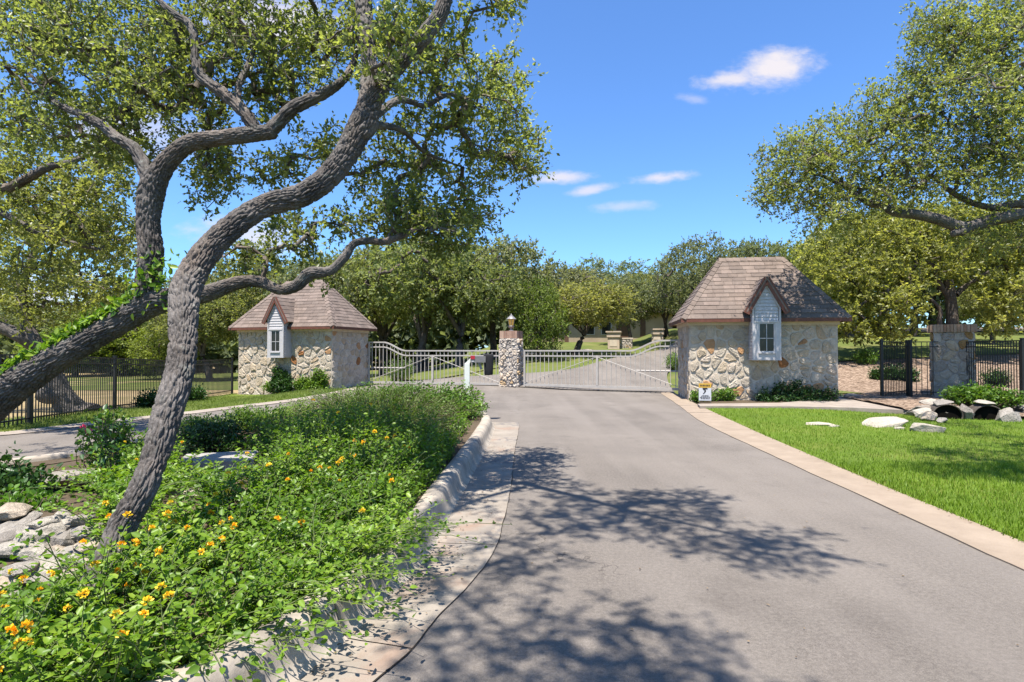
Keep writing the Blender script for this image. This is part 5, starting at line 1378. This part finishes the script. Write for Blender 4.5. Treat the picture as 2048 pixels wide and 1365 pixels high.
R_blobs = [(1590, 330, 15.4, 80, 75, 1.2, 174), (1545, 390, 15.2, 48, 40, .7, 58), (1690, 300, 15.6, 95, 85, 1.3, 203), (1800, 235, 15.5, 100, 85, 1.4, 203), (1940, 150, 15.4, 110, 120, 1.5, 246), (1890, 320, 15.4, 140, 85, 1.4, 246), (1870, 60, 15.4, 70, 65, 1.0, 101), (2010, 330, 15.2, 110, 100, 1.4, 188), (1650, 420, 15.1, 75, 50, .9, 87), (2040, 40, 15, 90, 90, 1.2, 116), (1770, 380, 15.2, 100, 45, 1.0, 101), (2060, 200, 14.8, 90, 120, 1.2, 130), (1990, 470, 15.4, 90, 35, 1.0, 58), (1700, 400, 16.0, 90, 50, .8, 72), (1960, 60, 15, 110, 80, 1.2, 110), (1990, 250, 15.2, 90, 80, 1.2, 90), (1850, 150, 15.4, 70, 60, 1.0, 70)]
oak('live_oak', 'tall live oak reaching over the right gatehouse roof on dark sinuous limbs', [('trunk', *R_tr), ('limb', *R_a), ('limb', *R_b), ('limb', *R_st), ('limb', *R_c)], R_blobs, 205, 8, .082, .044, .30, 'leaf_oak', loc=(17.2, 15.6, -.1), seg=40, lstep=.04, step=.3, r_tip=.005)
# a neighbour standing on the lawn just outside the frame; its crown shades the grass
E_tr = (np.array([(9.9, 5.2, 0), (9.8, 5.3, 2), (9.3, 5.5, 4), (8.2, 5.8, 5.4), (7.2, 6.0, 6.0)]), np.array([.24, .2, .17, .12, .07]))
E_blobs = [('w', 4.95, 5.0, 6.2, .8, .7, .4, 110), ('w', 5.7, 6.3, 6.3, .8, .6, .3, 80), ('w', 6.5, 5.4, 6.2, 1.0, .7, .4, 90), ('w', 5.6, 4.0, 6.2, .7, .7, .4, 60), ('w', 5.6, 5.3, 6.1, 1.1, .8, .4, 110), ('w', 7.2, 6.2, 6.5, 1.3, 1.0, .7, 110), ('w', 9.3, 5.2, 6.8, 1.6, 1.6, .9, 90), ('w', 7.6, 8.0, 6.2, .8, .5, .3, 40), ('w', 8.6, 10.0, 6.2, 1.4, .9, .4, 50)]
oak('live_oak', 'live oak on the lawn whose crown throws the shadow beside the ribbon kerb', [('trunk', *E_tr)], E_blobs, 206, 4, .075, .036, .22, loc=(9.9, 5.2, 0), seg=20, lstep=.08, step=.3, r_tip=.004)
def right_grove():
    b = at(1906, 690, 27); z0 = float(Z(b.x, b.y))
    t1 = (np.array([(b.x, b.y, z0 - .1), (b.x, b.y, z0 + 1.2), (b.x - .05, b.y, z0 + 2.6), (b.x - .2, b.y, z0 + 3.8)]), np.array([.32, .27, .24, .2]))
    l1 = limb([(1905, 605, 27, 17), (1880, 570, 27, 14), (1865, 530, 27, 11), (1830, 520, 27, 8)]); l2 = limb([(1912, 590, 27, 17), (1935, 570, 27, 13), (1970, 548, 27, 10), (2010, 530, 27, 7)])
    l3 = limb([(1890, 690, 26.6, 14), (1878, 650, 26.6, 13), (1880, 620, 26.6, 10), (1850, 590, 26.6, 8)])
    bl = [(1700, 560, 27, 90, 60, 2.4, 70), (1690, 640, 26.5, 80, 35, 2, 44), (1800, 500, 27.5, 110, 60, 2.6, 80), (1800, 590, 26, 70, 45, 2, 44), (1950, 520, 27.5, 100, 60, 2.6, 80), (2005, 610, 27, 55, 60, 2.2, 50), (2060, 560, 27, 80, 80, 2.2, 50), (1765, 655, 26.5, 80, 25, 1.8, 40), (1650, 520, 28, 70, 50, 2, 40), (1760, 450, 27.5, 100, 40, 2, 60), (1900, 440, 27.5, 110, 40, 2, 60), (2020, 470, 27.5, 80, 50, 2, 50)]
    oak('live_oak', 'rounded live oak with forked trunk right behind the brick-capped fence pillar', [('trunk', *t1), ('limb', *l1), ('limb', *l2), ('limb', *l3)], bl, 207, 12, .17, .095, .6, 'leaf_oak', False, (b.x, b.y, z0 - .1), .5, 5, None, .008, 5, r_cap=.09)
right_grove()

# ------------------------------------------------------------------ background oaks from a few prototypes
def proto(seed, leafm, R=3.6, H=6.4, lean=0.0, n=430, leaf=.20, per=9, mini=4, trunks=1, low=.33):
    rng = np.random.default_rng(seed); limbs = []
    for k in range(trunks):
        a = rng.random() * 6.28; bx, by = (0, 0) if k == 0 else (math.cos(a) * .5, math.sin(a) * .5); ln = lean if k == 0 else -lean * .8
        limbs.append(('trunk', np.array([(bx, by, -.25), (bx + ln * .3, by, H * .14), (bx + ln * .8, by + .1, H * .3), (bx + ln * 1.3, by, H * .47)]), np.array([.26, .2, .17, .12]) * (1 if k == 0 else .75)))
        for j in range(3):
            a = rng.random() * 6.28; s = np.array([bx + ln * .8, by + .1, H * .3]); e = np.array([math.cos(a) * R * .6, math.sin(a) * R * .6, H * (.55 + .2 * rng.random())]); m = (s + e) / 2 + np.array([0, 0, .2])
            limbs.append(('limb', np.array([s, m, e]), np.array([.11, .08, .04])))
    g = unit(rng.normal(size=(n, 3))); rad = rng.random((n, 1)) ** .28; g = g * rad
    lump = vnoise(unit(g) * 1.7, 1.0, 2, seed)[:, None] * .75 + .62
    att = g * np.array([R, R, H * (1 - low) * .5]) * lump + np.array([lean, 0, H * (low + (1 - low) * .5)])
    att = att[att[:, 2] > H * low * .8]
    blobs = [('w', *p, 0.01, .01, .01, 1) for p in att]
    return oak('live_oak', 'p', limbs, blobs, seed, per, leaf, leaf * .5, .55, leafm, False, (0, 0, 0), .6, mini, None, .009, 4, r_cap=.09)
PROTO = [proto(301, 'leaf_oak_far', 3.7, 6.4, .5, trunks=2, low=.42), proto(302, 'leaf_oak_grey', 3.5, 6.6, -.4), proto(303, 'leaf_oak_far', 3.2, 5.8, .8, trunks=1, low=.42), proto(304, 'leaf_bright', 3.0, 5.6, .2, low=.12), proto(305, 'leaf_oak_grey', 4.2, 7.2, .6, trunks=2, low=.25)]
USED = [False] * len(PROTO)
def bg_tree(kind, px, D, top, width, rz, label, cat='tree', group=None, squash=1.0):
    """foot on the terrain at depth D; scaled so that the crown tops out at pixel row top"""
    x = (px - CX) / FPX * D; z0 = float(Z(x, D)); R0, H0 = ((3.7, 6.4), (3.5, 6.6), (3.2, 5.8), (3.0, 5.6), (4.2, 7.2))[kind]
    h = at(px, top, D).z - z0; w = width / FPX * D / 2
    o = PROTO[kind] if not USED[kind] else copy_tree(PROTO[kind]); USED[kind] = True
    o.location = (x, D, z0 - .05); o.rotation_euler = (0, 0, rz); sw = w / (R0 * 1.05); o.scale = (sw, sw, h / (H0 * 1.04)); tag(o, label, cat, group)
    if 'group' in o and not group: del o['group']
    return o
G1 = 'oaks of the grove behind the gates'
for args in (
    (0, 835, 35, 470, 300, .3, 'big light green oak with twin trunks behind the left drive gate'),
    (2, 915, 33, 500, 250, 1.2, 'oak with a slanting dark trunk right behind the call box'),
    (1, 985, 38, 470, 240, 2.0, 'tall grey-green oak rising behind the pillar lantern'),
    (0, 770, 40, 490, 240, 4.1, 'broad oak just right of the left gatehouse roof'),
    (2, 1150, 37, 560, 210, .2, 'short oak with a forked dark trunk in front of the far tan house'),
    (3, 1075, 34, 560, 130, .9, 'small bright oak beside the lantern on the grove side'),
    (1, 1120, 58, 520, 190, 3.3, 'grey-green oak above the far tan house, toward the lantern'),
    (4, 1215, 62, 520, 230, 1.0, 'wide dark oak standing behind the tan stucco pier'),
    (0, 1290, 60, 545, 150, 2.2, 'oak between the two tan stucco piers'),
    (1, 1262, 46, 548, 130, .7, 'oak in front of the far tan house, right of the low stone wall'),
    (0, 1335, 46, 560, 120, 3.1, 'oak leaning over the farther tan stucco pier'),
    (4, 1400, 40, 478, 200, 2.7, 'dark oak rising behind the left slope of the right gatehouse'),
    (1, 1500, 42, 475, 170, .4, 'grey oak above the ridge of the right gatehouse'),
    (3, 1590, 46, 488, 190, 1.9, 'yellow-green tree behind the right slope of the gatehouse roof'),
    (0, 1700, 36, 440, 200, 1.3, 'oak between the right gatehouse roof and the hillside trees'),
    (2, 1830, 38, 420, 220, 4.0, 'oak behind the long dark limb on the right'),
    (3, 1660, 40, 540, 150, 3.9, 'yellow-green tree low behind the right gatehouse eave'),
    (0, 1760, 45, 430, 260, 5.0, 'oak on the hillside above the mulch bed'),
    (2, 1985, 32, 560, 130, 1.0, 'oak on the hill right of the brick-capped pillar'),
    (4, 2080, 40, 400, 330, .5, 'large oak on the hill behind the tall black fence'),
    (1, 640, 36, 505, 200, 1.4, 'oak peeking over the ridge of the left gatehouse'),
    (0, 500, 38, 500, 210, .8, 'oak behind the left slope of the gatehouse under the limb'),
    (2, 420, 34, 575, 200, 2.6, 'low oak left of the left gatehouse, behind the fence'),
    (4, 330, 46, 560, 260, 4.4, 'wide oak at the back of the dry field behind the trunk'),
    (3, 230, 42, 600, 230, 1.1, 'bright cedar-like tree at the edge of the dry field'),
    (3, 150, 40, 655, 160, 3.0, 'low bright green bushy tree behind the fence posts'),
    (1, 60, 50, 600, 260, 5.5, 'grey-green oak far behind the low leaning trunk'),
    (4, -120, 55, 560, 320, .1, 'oak at the far left end of the dry field'),
    (3, 330, 36, 640, 130, 4.7, 'rounded bright shrub-like tree where the field meets the woods'),
    (0, 460, 52, 560, 260, 2.0, 'oak deep in the wood behind the low oak by the fence'),
    (1, 700, 55, 515, 240, .6, 'oak filling the gap behind the left gatehouse and drive gate'),
    (4, 880, 58, 505, 300, 3.6, 'deep wood oak far behind the left drive gate'),
    (4, 1040, 64, 535, 240, 5.1, 'deep wood oak far behind the pillar'),
    (4, 1340, 68, 555, 220, 2.4, 'deep wood oak at the head of the uphill lane'),
    (1, 1445, 60, 520, 200, 1.7, 'deep wood oak behind the right gatehouse ridge'),
    (0, 1880, 55, 430, 320, 2.9, 'deep wood oak behind the rounded oak at the fence pillar')):
    bg_tree(*args, group=None)

def far_wood():
    rng = np.random.default_rng(91); P = []
    for x0, x1, y0, y1, h, n in ((-95, -8, 70, 82, 7.5, 13000), (-30, 3, 52, 60, 4.5, 10000), (0, 30, 66, 74, 6.0, 9000), (20, 70, 52, 62, 6.0, 8000), (-60, -14, 46, 52, 2.6, 9000)):
        X = rng.uniform(x0, x1, n); Y = rng.uniform(y0, y1, n); top = h * (.55 + .75 * vnoise(np.stack([X, Y, 0 * X], -1), .22, 3, 5)); P.append(np.stack([X, Y, Z(X, Y) + top * rng.random(n) ** .6], -1))
    P = np.concatenate(P); n = len(P); L = .55 + .5 * rng.random(n)
    tone = .45 * rng.random(n) + .8 * (vnoise(P, .35, 2, 2) - .25)
    o = leaf_object('far_wood', P, rng.normal(size=(n, 3)), rng.normal(size=(n, 3)) + np.array([0, -.3, .8]), L, L * .6, 'd', mm['leaf_oak_grey'], None, rng, tone); o['label'] = 'distant mass of oak woodland closing the view behind the trees'; o['category'] = 'woodland'
far_wood()

# ------------------------------------------------------------------ shrubs and bed plants
def shrub(name, label, blobs, leafm, L, W, nstem, per, seed, loc, shape='d', spread=1.0, cat='shrub', group=None, up=.55, stem='stem_brown', flowers=None, droop=.0, base_r=.5, tone_bias=0.0):
    rng = np.random.default_rng(seed); root = thing(name, label, cat, loc, 0, group); o = np.array(loc)
    E = []
    tot = sum(b[6] for b in blobs)
    for x, y, z, rx, ry, rz, wgt in blobs:
        n = max(3, int(nstem * wgt / tot)); g = unit(rng.normal(size=(n, 3))) * rng.random((n, 1)) ** .4; E.append(np.array([x, y, z]) + g * np.array([rx, ry, rz]))
    E = np.concatenate(E) - o; n = len(E)
    B = E * np.array([base_r, base_r, 0]) + np.array([0, 0, -.02]) + rng.normal(size=(n, 3)) * np.array([.05, .05, 0])
    Mid = B * .45 + E * .55 + rng.normal(size=(n, 3)) * .06 + np.array([0, 0, 1]) * (np.linalg.norm(E - B, axis=1)[:, None] * .12)
    ts = np.linspace(0, 1, 4)[:, None, None]; C = (1 - ts) ** 2 * B + 2 * ts * (1 - ts) * Mid + ts ** 2 * E
    V, F = tubes([(C[:, i], np.linspace(.007, .002, 4)) for i in range(n)], 3)
    mk('stems', V, F, mm[stem], root, True, None, 'stuff')
    t = .30 + .70 * rng.random((n, per)) ** .75; tt = t[..., None]
    P = (1 - tt) ** 2 * B[:, None] + 2 * tt * (1 - tt) * Mid[:, None] + tt ** 2 * E[:, None] + rng.normal(size=(n, per, 3)) * L * .7 * spread
    T = unit(E - Mid)[:, None] * up + rng.normal(size=(n, per, 3)) * .6
    N = rng.normal(size=(n, per, 3)) * .6 + np.array([0, 0, .9])
    P, T, N = P.reshape(-1, 3), T.reshape(-1, 3), N.reshape(-1, 3); sc = .6 + .7 * rng.random(len(P))
    tone = .55 * rng.random(len(P)) + .8 * (vnoise(P, 3.0, 2, seed) - .28) + tone_bias
    leaf_object('foliage', P, T, N, L * sc, W * sc, shape, mm[leafm], root, rng, tone)
    if flowers:
        m, k, fm, sz = flowers; sel = rng.choice(n, min(n, m), replace=False)
        for i in sel:
            q = unit(rng.normal(size=(k, 3)) + np.array([0, -.2, .6])); fp = np.repeat(E[i][None], k, 0) + q * sz * .4
            leaf_object('flower', fp, q + rng.normal(size=(k, 3)) * .3, unit(rng.normal(size=(k, 3)) + q), np.full(k, sz), np.full(k, sz * .8), 'o', mm[fm], root, rng, None, None)
    return root

def gz(px, py, z=.25): g = gp(px, py, z); return g
def isl(px, D, dz=0.0):
    x = (px - CX) / FPX * D; return (x, D, float(island_z(np.array([x]), np.array([D]))[0]) + dz)

# broad ground cover of lantana with single flower heads
def lantana():
    rng = np.random.default_rng(55); n0 = 14500
    X = rng.uniform(-4.4, -.45, n0); Y = rng.uniform(1.0, 7.3, n0); ok = inside(ISL_POLY, X, Y)
    px = CX + X / Y * FPX
    ok &= ~((px < 205) & (Y > 3.25)) & ~((np.hypot(X + 2.18, Y - 3.06) < .15)) & ~((Y > 5.6) & (px < 560)) & ~((np.abs(px - 362) < 40) & (Y > 3.9) & (Y < 4.75))
    dens = .42 + .6 * vnoise(np.stack([X, Y, 0 * X], -1), 1.1, 2, 4); ok &= rng.random(n0) < dens * (1.15 - .04 * Y)
    dk = np.min(np.hypot(X[:, None] - ISL[::6, 0], Y[:, None] - ISL[::6, 1]), axis=1); ok &= ~((px > 370) & (px < 520) & (Y > 4.9))
    X, Y = X[ok], Y[ok]; n = len(X); z = island_z(X, Y)
    o = np.array([-2.0, 4.0, .2]); B = np.stack([X, Y, z], -1)
    h = (.12 + .28 * rng.random(n) ** 1.4 + .33 * sstep(4.3, 6.3, Y)) * (1 - .35 * sstep(-1.8, -2.6, X)) * (.45 + 1.1 * vnoise(np.stack([X, Y, 0 * X], -1), 1.3, 2, 8))
    d = np.min(np.hypot(X[:, None] - ISL[::6, 0], Y[:, None] - ISL[::6, 1]), axis=1); kv = np.argmin(np.hypot(X[:, None] - ISL[::6, 0], Y[:, None] - ISL[::6, 1]), axis=1)
    outw = KNOR[::6][kv]; lean = rng.normal(size=(n, 2)) * .16
    edge = (d < .25) & (Y > 4.35); h = np.where(edge, h * (.35 + 1.6 * d), h); lean[edge] = lean[edge] * .5 - outw[edge] * .08
    near = (Y < 4.3); spill = (d < .55) & (rng.random(n) < .75) & near & (Y > 2.4); lean[spill] += outw[spill] * (.15 + .36 * rng.random((spill.sum(), 1))) * np.where(near[spill], 1.0, .35)[:, None]
    E = B + np.concatenate([lean, h[:, None]], 1); E[spill, 2] -= .10 * np.where(near[spill], 1, .3)
    Mid = B + (E - B) * .5 + np.array([0, 0, .10]) + rng.normal(size=(n, 3)) * .03
    ts = np.linspace(0, 1, 4)[:, None, None]; C = (1 - ts) ** 2 * B + 2 * ts * (1 - ts) * Mid + ts ** 2 * E
    lant = bpy.data.objects.new('lantana_bed', None); COL.objects.link(lant); lant.location = o; lant['kind'] = 'stuff'; lant['label'] = 'lush green lantana ground cover with yellow orange flower heads filling the island'; lant['category'] = 'ground cover'
    V, F = tubes([(C[:, i] - o, np.linspace(.0045, .002, 4)) for i in range(n)], 3); mk('stems', V, F, mm['stem_green'], lant, True, None, 'stuff')
    per = 15; tl = np.tile(np.repeat(np.linspace(.22, 1.0, 8), 2)[:per], (n, 1)) + rng.normal(size=(n, per)) * .03; tl = np.clip(tl, .1, 1.02)[..., None]
    P = (1 - tl) ** 2 * B[:, None] + 2 * tl * (1 - tl) * Mid[:, None] + tl ** 2 * E[:, None]
    T = unit(2 * (1 - tl) * (Mid - B)[:, None] + 2 * tl * (E - Mid)[:, None])
    az = rng.random((n, 1)) * 6.28 + np.repeat(np.arange(8), 2)[None, :per] * 1.57 + np.tile([0, np.pi], 8)[None, :per] + rng.normal(size=(n, per)) * .3
    out = np.stack([np.cos(az), np.sin(az), .25 + rng.normal(size=az.shape) * .35], -1)
    dr = unit(out + T * .3); N = unit(np.array([0, 0, 1.0]) + rng.normal(size=(n, per, 3)) * .55 + T * .2)
    P = P + dr * .012; L = (.018 + .038 * rng.random((n, per)) ** 1.5) * (1.05 - .25 * np.abs(tl[..., 0] - .6))
    P, dr, N, L = P.reshape(-1, 3), dr.reshape(-1, 3), N.reshape(-1, 3), L.reshape(-1)
    tone = .5 * rng.random(len(P)) + .7 * (vnoise(P, 2.2, 2, 3) - .25) + .12 * np.repeat(rng.random(n), per)
    leaf_object('foliage', P - o, dr, N, L, L * (.56 + .12 * rng.random(len(L))), 'o', mm['leaf_lantana'], lant, rng, tone)
    # flower heads: shared meshes, each head an object
    protos = []
    for v in range(4):
        k = 26; q = unit(rng.normal(size=(k, 3)) * np.array([1, 1, .6]) + np.array([0, 0, .8])); fp = q * .009
        ob = leaf_object('flower_head', fp, q + rng.normal(size=(k, 3)) * .25, unit(np.cross(q, rng.normal(size=(k, 3)))), .011 + .006 * rng.random(k), .010 + .004 * rng.random(k), 'o', mm['petal'], lant, rng, .2 * v + .5 * rng.random(k), None)
        protos.append(ob)
    cand = np.where((Y < 6.2) & (h > .9 * np.median(h)) & (E[:, 2] - z > .75 * h))[0]; w = 1 / np.maximum(1.2, Y[cand]) ** 2.4; sel = rng.choice(cand, min(295, len(cand)), replace=False, p=w / w.sum())
    for c, i in enumerate(sel):
        ob = protos[c] if c < 4 else link('flower_head', protos[c % 4].data, lant)
        ob.location = E[i] - o + np.array([0, 0, .05]); ob.rotation_euler = (rng.normal() * .4, rng.normal() * .4, rng.random() * 6.28); s = .70 + .42 * rng.random(); ob.scale = (s, s, s)
lantana()

S = []
shrub('rosemary_bush', 'wide grey-tipped rosemary bush in the middle of the island', [(-1.9, 9.3, .58, 1.15, 1.2, .42, 5), (-2.9, 9.9, .56, .9, 1.0, .40, 4), (-1.25, 8.4, .42, .6, .8, .3, 2), (-2.3, 8.0, .40, .8, .6, .3, 2)], 'leaf_sage', .05, .013, 1300, 28, 71, (-2.1, 9.2, .28), up=1.3, spread=.45)
shrub('hedge_shrub', 'bright leafy hedge at the tip of the island around the call box post', [(-1.2, 12.1, .50, .75, .55, .34, 3), (-2.2, 12.6, .55, .9, .55, .38, 3), (-3.1, 12.5, .5, .7, .5, .34, 2), (-.72, 11.5, .36, .28, .6, .22, 1)], 'leaf_shrub', .058, .034, 620, 17, 72, (-1.9, 12.2, .22), 'o', tone_bias=.12)
shrub('low_shrub', 'low light green shrub along the kerb in front of the rosemary', [(-.95, 9.6, .27, .26, 1.0, .14, 2), (-1.0, 7.6, .25, .28, .9, .12, 2)], 'leaf_lantana', .045, .026, 260, 14, 73, (-.97, 8.7, .2), 'o')
shrub('mint_shrub', 'upright mid green shrub in the back of the island toward the exit lane', [(-4.3, 9.6, .38, .65, .7, .22, 3), (-4.75, 8.6, .36, .4, .6, .18, 2), (-3.7, 10.6, .40, .6, .6, .24, 2)], 'leaf_shrub', .045, .022, 560, 22, 74, (-4.3, 9.5, .25), tone_bias=.05)
shrub('mint_shrub', 'yellow-green feathery shrub between the utility box and the rosemary', [(-3.25, 8.2, .42, .55, .6, .28, 3), (-2.75, 7.4, .36, .5, .5, .2, 2), (-3.2, 7.1, .3, .5, .35, .14, 1)], 'leaf_lantana', .042, .018, 420, 20, 75, (-3.0, 7.8, .25), tone_bias=.1)
shrub('mint_shrub', 'lime green mounded shrub beside the kerb in front of the rosemary', [(-1.55, 7.0, .42, .5, .5, .24, 2), (-2.2, 6.7, .40, .45, .45, .22, 2)], 'leaf_lantana', .045, .024, 380, 20, 86, (-1.8, 6.9, .2), 'o', tone_bias=.08)
shrub('dark_shrub', 'dark leafy shrub close behind the utility box', [(-3.75, 7.3, .42, .45, .4, .26, 1)], 'leaf_dark', .045, .025, 200, 18, 76, (-3.75, 7.3, .25), 'o')
a = isl(100, 5.3); shrub('dark_shrub', 'loose dark shrub growing over the stacked stones', [(a[0] - .1, 4.9, .48, .4, .3, .16, 2), (a[0] - .35, 4.8, .46, .3, .3, .16, 2), (a[0] + .3, 4.7, .40, .25, .2, .10, 1)], 'leaf_dark', .055, .032, 150, 17, 77, (a[0], 4.85, .2), 'o')
a = isl(215, 5.7); shrub('rose_bush', 'small light shrub with a few pink blooms left of the dark trunk', [(a[0], 5.7, .66, .26, .25, .30, 2), (a[0] + .25, 5.9, .5, .28, .25, .18, 1)], 'leaf_shrub', .04, .024, 110, 20, 78, (a[0], 5.7, .28), 'o', flowers=(4, 10, 'petal_pink', .03), tone_bias=.15)
a = isl(215, 4.7); shrub('sapling', 'thin upright sapling with dark leaves beside the trunk', [(a[0], 4.7, .72, .10, .1, .42, 1)], 'leaf_dark', .055, .03, 16, 15, 79, (a[0] + .05, 4.72, .2), 'o', base_r=.1)
a = isl(130, 4.75); shrub('low_shrub', 'bright ground creeper spilling over the rock edging', [(a[0] + .2, 4.2, .42, .3, .15, .08, 2), (a[0] + .65, 3.7, .20, .12, .15, .14, 1), (a[0] + .3, 3.3, .08, .35, .12, .08, 2)], 'leaf_lantana', .045, .028, 130, 14, 80, (a[0] + .2, 3.9, .1), 'o')

def house_xy(loc, rot, u, v):
    c, s = math.cos(rot), math.sin(rot); return (loc[0] + c * u - s * v, loc[1] + s * u + c * v)
HL, HR = (-11.19, 23.54), (5.28, 17.1)
def ivy(label, loc, rot, spans, seed, leafm, L, name='ivy', n=300, cat='ivy', zbase=0.0):
    bl = []
    for u, v, w, d, h in spans:
        x, y = house_xy(loc, rot, u, v); bl.append((x, y, h * .5 + zbase, w, d, h * .55, w * h))
    x, y = house_xy(loc, rot, spans[0][0], spans[0][1])
    shrub(name, label, bl, leafm, L, L * .7, n, 16, seed, (x, y, zbase), 'o', .8, cat)
ivy('dark rounded ivy mound under the window of the gatehouse behind the branch', HL, HL_ROT, [(2.35, -.28, .40, .22, .95), (2.2, -.25, .25, .18, 1.15), (2.6, -.3, .38, .22, .6)], 81, 'leaf_dark', .08, n=340, zbase=-.15)
ivy('climbing green ivy at the right end of the gatehouse behind the branch', HL, HL_ROT, [(3.5, -.22, .5, .18, .62), (4.0, -.2, .22, .12, 1.0), (3.25, -.2, .3, .16, .45), (4.3, -.2, .14, .1, .85), (1.75, -.25, .3, .2, .4)], 82, 'leaf_shrub', .08, n=330, zbase=-.1)
ivy('low green shrub around the security sign at the gatehouse corner', HR, HR_ROT, [(.25, -.35, .32, .2, .36), (1.0, -.35, .32, .2, .42), (.6, -.3, .5, .2, .28)], 83, 'leaf_shrub', .06, 'foundation_shrub', 300, 'shrub')
ivy('dark climbing plants along the wall below the right dormer', HR, HR_ROT, [(2.0, -.25, .26, .16, .42), (2.5, -.25, .25, .16, .62), (2.95, -.25, .3, .16, .7), (3.4, -.25, .3, .16, .5), (3.9, -.25, .25, .16, .45), (2.9, -.4, 1.0, .2, .22)], 84, 'leaf_dark', .06, 'foundation_shrub', 520, 'shrub')
shrub('culvert_shrub', 'glossy green shrub growing over the culvert stones', [(10.9, 13.5, .52, .5, .3, .2, 2), (10.45, 13.5, .50, .35, .3, .18, 1), (11.5, 13.3, .42, .4, .3, .18, 1)], 'leaf_shrub', .07, .045, 300, 18, 85, (10.9, 13.5, .2), 'o')
for i, (px, py, D, r, lab, lm) in enumerate(((1730, 690, 26, .55, 'round green shrub at the top of the mulch slope', 'leaf_shrub'), (1755, 716, 22.5, .32, 'spiky plant on the mulch slope left of the walkway gate', 'leaf_dark'), (1785, 716, 22.5, .4, 'dark shrub seen through the walkway gate', 'leaf_dark'), (1815, 716, 22.3, .36, 'dark shrub behind the hinge of the walkway gate', 'leaf_dark'), (1990, 720, 21, .45, 'dark shrub behind the tall fence pickets', 'leaf_dark'), (300, 810, 17.0, .35, 'spiky dark plant at the foot of the fence post', 'leaf_dark'), (392, 785, 20.5, .35, 'small dark shrub left of the gatehouse beside the fence', 'leaf_dark'), (800, 735, 26.5, .75, 'silvery green shrub behind the left drive gate', 'leaf_sage'), (1350, 720, 29, .6, 'green shrub behind the hinge of the right drive gate', 'leaf_shrub'))):
    p = at(px, py, D); z0 = float(Z(p.x, D)); shrub('garden_shrub', lab, [(p.x, D, z0 + r * .75, r, r, r * .75, 1)], lm, .10 if r > .3 else .07, .04, 110, 14, 90 + i, (p.x, D, z0))

# ------------------------------------------------------------------ grass
def grass(name, X, Y, zf, h, w, mat_, seed, label):
    rng = np.random.default_rng(seed); n = len(X); P = np.stack([X, Y, zf], -1); a = rng.random(n) * 6.28
    dr = np.stack([np.cos(a) * .45, np.sin(a) * .45, np.ones(n)], -1) + rng.normal(size=(n, 3)) * .15; N = np.stack([np.cos(a), np.sin(a), 0 * a], -1)
    tone = .40 * rng.random(n) + .8 * (vnoise(np.stack([X, Y, 0 * X], -1), .8, 3, seed) - .25) + 1.5 * np.maximum(0, vnoise(np.stack([X, Y, 0 * X], -1), .55, 2, seed + 5) - .56)
    o = leaf_object(name, P, dr, N, h * (.6 + .8 * rng.random(n)), w * (.7 + .6 * rng.random(n)), 't', mat_, None, rng, tone); o['label'] = label; o['category'] = 'grass'
def lawn_z(X, Y): 
    P = np.stack([X, Y, 0 * X], -1); return 0.035 + (vnoise(P, 0.7, 3) - 0.5) * 0.05 - 0.05 * sstep(9, 11.5, Y) * sstep(7, 9.5, X) - .01
rg = np.random.default_rng(66)
def lawn_points(n, y0, y1, x1):
    X = rg.uniform(3.8, x1, n); Y = rg.uniform(y0, y1, n); e = lerp_y(RIB_OUT, Y) + .01 - .06 * rg.random(n) ** 3
    back = np.interp(X, [4.9, 8.6, 9.5, 11, 22], [15.5, 14.7, 13.45, 12.65, 12.1]); k = (X > e) & (Y < back); return X[k], Y[k]
xa, ya = lawn_points(95000, 2.5, 7.5, 8.5); xb, yb = lawn_points(120000, 7.0, 15.6, 16)
X, Y = np.concatenate([xa, xb]), np.concatenate([ya, yb])
grass('lawn_grass', X, Y, lawn_z(X, Y), .052, .0095, mm['grass_blade'], 67, 'bright mown lawn grass right of the drive')
def verge_points(n):
    X = rg.uniform(-14, -6.0, n); Y = rg.uniform(9.0, 23.6, n); lane = np.interp(Y, [9, 9.35, 9.75, 10.4, 11.6, 13.5, 15.3, 17.3, 19.5, 23], [-14, -11.5, -9.9, -8.95, -8.55, -7.75, -7.15, -6.5, -6.2, -6.1])
    out = np.interp(Y, [9, 12.2, 12.6, 13.2, 16, 18.5, 23.4], [-14, -14, -11, -10.4, -11.0, -11.6, -11.5]); k = (X < lane - .25) & (X > out) & ~((Y > 22.2) & (X > -11.2)); return X[k], Y[k]
X, Y = verge_points(90000); P = np.stack([X, Y, 0 * X], -1)
grass('verge_grass', X, Y, Z(X, Y) + .01 + (vnoise(P, 1.3, 3) - .5) * .04 - .01, .075, .016, mm['grass_dry'], 68, 'rough sunlit verge grass between exit lane and fence')
# fallen leaves and bits in the gutter, on the drive and under the shrubs
def litter():
    rng = np.random.default_rng(12); i = rng.integers(0, 330, 420); t = rng.random(420) ** 2; P = np.array([(KLINE[k][0] + KNOR[k][0] * (.03 + .4 * q), KLINE[k][1] + KNOR[k][1] * (.03 + .4 * q), .021) for k, q in zip(i, t)])
    e = resample(np.array(RIB_OUT), .02); j = rng.integers(0, len(e), 500); Q = np.column_stack([e[j] + rng.normal(size=(500, 2)) * .035, np.full(500, .03)])
    W_ = np.column_stack([rng.uniform(-.2, 3.6, 90), rng.uniform(2.5, 16, 90), np.full(90, .009)])
    P = np.concatenate([P, Q, W_]); n = len(P); a = rng.random(n) * 6.28; dr = np.stack([np.cos(a), np.sin(a), .1 * rng.random(n)], -1)
    o = leaf_object('leaf_litter', P, dr, np.tile([0, 0, 1.], (n, 1)) + rng.normal(size=(n, 3)) * .2, .012 + .022 * rng.random(n), .006 + .010 * rng.random(n), 'd', mm['leaf_litter'], None, rng); o['label'] = 'scattered brown leaf litter on the drive and gutter'; o['category'] = 'leaves'
litter()
